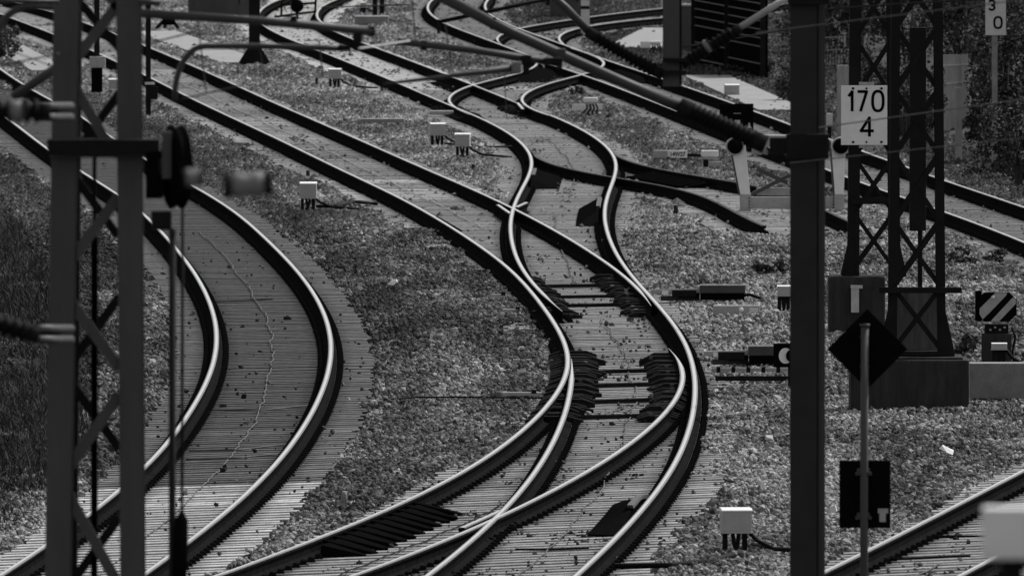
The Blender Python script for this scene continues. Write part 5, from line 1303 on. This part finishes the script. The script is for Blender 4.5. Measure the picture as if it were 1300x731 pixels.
# big diagonal tube to the right hand mast
YD = 158.0; sd_ = S(YD)
tube_thing([at(548, -10, YD), at(650, 42, YD), at(780, 100, YD), at(868, 138, YD)], 7.0 / sd_, 'long thick tube running diagonally from the top centre down to the big dark mast',
           fit=[(at(712, 70, YD), 13 / sd_, 16 / sd_, 'tube_metal'), (at(626, 30, YD), 8 / sd_, 15 / sd_, 'dark_iron'), (at(710, 80, YD), 7 / sd_, 18 / sd_, 'dark_iron')])
insulator(at(862, 135, YD), at(972, 184, YD), .058, .076, 13, 'insulator', 'long black ribbed insulator between the diagonal tube and the big dark mast')
Yc = 150.0; sc_ = S(Yc)
tube_thing([at(504, 53, Yc), at(600, 64, Yc), at(712, 81, Yc)], 4.6 / sc_, 'nearly level dark tube with its end hanging near the top centre', fit=[(at(538, 58, Yc), 8 / sc_, 12 / sc_, 'dark_iron'), (at(668, 76, Yc), 14 / sc_, 12 / sc_, 'dark_iron'), (at(668, 88, Yc), 9 / sc_, 14 / sc_, 'dark_iron'), (at(702, 78, Yc), 24 / sc_, 9 / sc_, 'dark_iron')])
tube_thing([at(486, 107, Yc - 6), at(570, 97, Yc - 6), at(655, 86, Yc - 6)], [1.6 / sc_, 2.8 / sc_, 4.4 / sc_], 'slim pale registration arm tapering to the left across the upper rails', m='tube_metal', fit=[(at(656, 86, Yc - 6), 12 / sc_, 15 / sc_, 'insulator_pale'), (at(485, 108, Yc - 6), 4 / sc_, 16 / sc_, 'dark_iron')], cat='arm', name='registration_arm')
tube_thing([at(558, 28, 170), at(630, 13, 170), at(694, -1, 170)], 2.6 / S(170), 'thin dark arm crossing the upper tracks with a short drop at its left end', m='insulator', fit=[(at(557, 34, 170), 4 / S(170), 18 / S(170), 'dark_iron')], cat='arm', name='registration_arm')
# hanging post with its two insulators
YH = 172.0; sh = S(YH)
c = at(857, 50, YH); t = thing('hanging_post', 'grey hanging post of the overhead line ending in mid air above the right tracks', 'post', at(857, 110, YH), 0)
top = at(857, -120, YH).z; bot = at(857, 110, YH).z
mb = MB(); mb.box((at(852, 50, YH).x, YH, (top + bot) / 2), (21 / sh, .02, top - bot), 'mast_grey'); mb.box((at(864, 50, YH).x, YH + .06, (top + bot) / 2), (.02, .12, top - bot), 'mast_dark'); mb.box((at(852, 50, YH).x, YH + .12, (top + bot) / 2), (21 / sh, .02, top - bot), 'mast_dark'); mb.build('shaft', t)
for py in (76, 92):
    mb = MB(); mb.box(at(856, py, YH), (30 / sh, .22, 5 / sh), 'mast_dark'); mb.build('clamp', t)
insulator(at(745, 40, YH), at(842, 96, YH), .040, .066, 13, 'insulator', 'black ribbed insulator left of the hanging post')
tube_thing([at(690, -14, YH), at(718, 10, YH), at(750, 43, YH)], 5.2 / sh, 'tube coming down from the top edge to the insulator left of the hanging post')
insulator(at(866, 82, YH), at(940, 36, YH), .036, .060, 9, 'insulator', 'black ribbed insulator right of the hanging post')
tube_thing([at(935, 38, YH), at(978, 11, YH), at(1004, -6, YH)], 4.2 / sh, 'tube rising to the top right from the insulator beside the hanging post', m='galvanised')
insulator(at(893, 62, YH - 2), at(902, 56, YH - 2), .05, .06, 1, 'insulator_pale', 'pale sleeve of the insulator right of the hanging post')

# big dark H-section mast at the right
YR = 160.0; sr = S(YR); zb = gz(at(1025, 731, YR).x, YR)
t = thing('catenary_mast', 'big dark steel H-section mast rising through the right half of the picture', 'mast', Vector((at(1025, 731, YR).x, YR, zb)))
top = at(1025, -80, YR).z
def col(px0, px1, y, m, dep=.016):
    a, b = at(px0, 400, y), at(px1, 400, y); mb = MB(); mb.box(((a.x + b.x) / 2, y, (zb + top) / 2), (abs(b.x - a.x), dep, top - zb), m); return mb
col(1003, 1037, YR, 'mast_black').build('flange', t)
mb = col(1036, 1047.5, YR + .10, 'mast_grey'); mb.build('flange', t)
mb = MB(); mb.box((at(1038, 400, YR).x, YR + .15, (zb + top) / 2), (.014, .27, top - zb), 'mast_dark'); mb.build('web', t)
mb = MB(); mb.box(at(1025, 186, YR - .02), (54 / sr, .12, 32 / sr), 'mast_dark', bev=.01); mb.build('clamp', t)
mb = MB(); mb.box(at(990, 186, YR - .02), (26 / sr, .1, 22 / sr), 'dark_iron', bev=.01); mb.build('swivel', t)
mb = MB(); mb.box(at(1026, 1, YR - .02), (52 / sr, .1, 10 / sr), 'mast_dark'); mb.build('collar', t)
mb = MB(); mb.box((at(1025, 731, YR).x, YR + .15, zb), (.9, .9, .5), 'old_concrete', bev=.03); o = mb.build('mast_foundation'); setp(o, 'concrete foot of the big dark mast, below the picture', 'foundation')

# signs on a thin pole, seen from behind
YP = 172.0; sp = S(YP); zb = gz(at(1097, 731, YP).x, YP)
t = thing('sign_pole', 'thin grey pole carrying the diamond and rectangular sign backs at the lower right', 'pole', Vector((at(1097, 731, YP).x, YP, zb)))
mb = MB(); mb.tube([Vector((at(1097, 731, YP).x, YP, zb - .1)), at(1097, 600, YP), at(1098, 413, YP)], 5.0 / sp, 'mast_grey', 12); mb.build('tube', t)
mb = MB(); mb.tube([at(1098, 411, YP), at(1098, 414.5, YP)], 6.5 / sp, 'tube_metal', 12); mb.build('cap', t)
q = at(1101, 443, YP + .06); r_ = 51.0 / sp
t = thing('diamond_sign', 'black back of a diamond shaped sign on the thin pole before the mast foundation', 'sign', q)
mb = MB(); mb.prism([Vector((a * r_, 0, b * r_)) for a, b in ((0, 1), (1, 0), (0, -1), (-1, 0))], (0, .02, 0), 'black_paint'); o = mb.build('plate'); o.parent = t
for dz in (16, -22):
    mb = MB(); mb.box((-3.5 / sp, -.05, dz / sp), (12 / sp, .05, 3 / sp), 'tube_metal'); o = mb.build('strap'); o.parent = t
q = at(1098, 627, YP + .06)
t = thing('rectangular_sign', 'black back of an upright rectangular sign low on the thin pole, pale sticker on it', 'sign', q)
mb = MB(); mb.box((0, 0, 0), (65 / sp, .02, 86 / sp), 'black_paint', bev=.004); o = mb.build('plate'); o.parent = t
for dz in (28, -28):
    mb = MB(); mb.box((-2 / sp, -.055, dz / sp - .01), (21 / sp, .06, 4.5 / sp), 'tube_metal', bev=.006); mb.box((-2 / sp, -.04, dz / sp + .012), (16 / sp, .04, 6 / sp), 'mast_grey', bev=.004); o = mb.build('strap'); o.parent = t
mb = MB(); mb.box((23 / sp, -.016, -21 / sp), (13 / sp, .008, 6 / sp), 'galvanised'); mb.box((22.5 / sp, -.016, -29.5 / sp), (8 / sp, .008, 11 / sp), 'galvanised'); o = mb.build('sticker'); o.parent = t

# very near pale box at the lower right edge (far out of focus)
YB = 62.0; sb = S(YB); c = at(1284, 676, YB); zb = gz(c.x, YB)
t = thing('equipment_box', 'very blurred pale box on a dark post in the lower right corner, nearest thing', 'box', Vector((c.x, YB, zb)))
mb = MB(); mb.box(c, (74 / sb, .16, 66 / sb), 'white_paint', bev=.012); mb.build('housing', t)
mb = MB(); mb.box(Vector((c.x, YB, (zb + c.z - 33 / sb) / 2)), (30 / sb, .07, c.z - 33 / sb - zb), 'dark_iron'); mb.build('post', t)
mb = MB(); mb.box(Vector((c.x, YB, zb)), (.5, .5, .5), 'old_concrete', bev=.03); o = mb.build('post_foundation'); setp(o, 'concrete foot of the blurred box post, below the picture', 'foundation')

# overhead wires
def wire(p0, p1, r_, label, m='tube_metal', sag=0.0):
    p0 = Vector(p0); p1 = Vector(p1); pts = []
    for i in range(13):
        k = i / 12; q = p0.lerp(p1, k); q.z -= sag * 4 * k * (1 - k); pts.append(q)
    mb = MB(); mb.tube(pts, r_, m, 6); o = mb.build('wire'); setp(o, label, 'wire', 'thin wires of the overhead line')
wire(at(1003, 207, 158), at(1330, 172, 150), .0045, 'thin pale wire running right from the big dark mast, just below the 170 4 sign', 'mast_grey')
wire(at(960, 42, 150), at(1330, -4, 140), .0045, 'thin pale wire crossing in front of both lattice masts at the top right', 'mast_grey')
wire(at(1040, 162, 158), at(1330, 122, 150), .005, 'thin dark wire crossing the face of the 170 4 sign')
wire(at(1048, 12, 170), at(1320, -6, 165), .009, 'thin black wire along the top edge between the masts at the right', 'insulator')
wire(at(868, 60, 172), at(1010, 36, 172), .008, 'thin wire from the hanging post toward the big dark mast')
wire(at(190, 55, 134), at(250, 40, 134), .006, 'short thin wire leaving the foreground mast toward the walkway slabs')
wire(at(0, 84, 128), at(76, 68, 128), .006, 'thin wire at the left edge running up to the foreground mast')
wire(at(405, 50, 150), at(410, 98, 150), .006, 'short upright dropper wire above the small white box high up')
wire(at(565, 30, 150), at(575, 96, 150), .005, 'upright dropper wire crossing the rails left of the first crossing')
wire(at(408, 10, 170), at(520, 6, 170), .007, 'thin dark wire near the top edge right of the round lantern')
wire(at(230, 126, 134), at(310, 108, 134), .006, 'short thin wire from the foot of the curved steady arm to the right')
wire(at(455, 62, 134), at(520, 52, 140), .007, 'short pale wire between the hanging clamp and the level dark tube', 'galvanised')
wire(at(250, 20, 134), at(262, 118, 134), .005, 'upright dropper wire beside the curved steady arm')
wire(at(523, 0, 150), at(528, 55, 150), .005, 'short upright dropper wire at the top edge above the level dark tube')
wire(at(640, 80, 158), at(643, 150, 158), .004, 'faint upright dropper wire below the diagonal tube')
wire(at(330, 62, 134), at(336, 100, 134), .004, 'faint dropper wire hanging from the curved steady arm')
wire(at(0, 60, 128), at(66, 84, 128), .004, 'faint wire crossing the left edge below the curved tube')
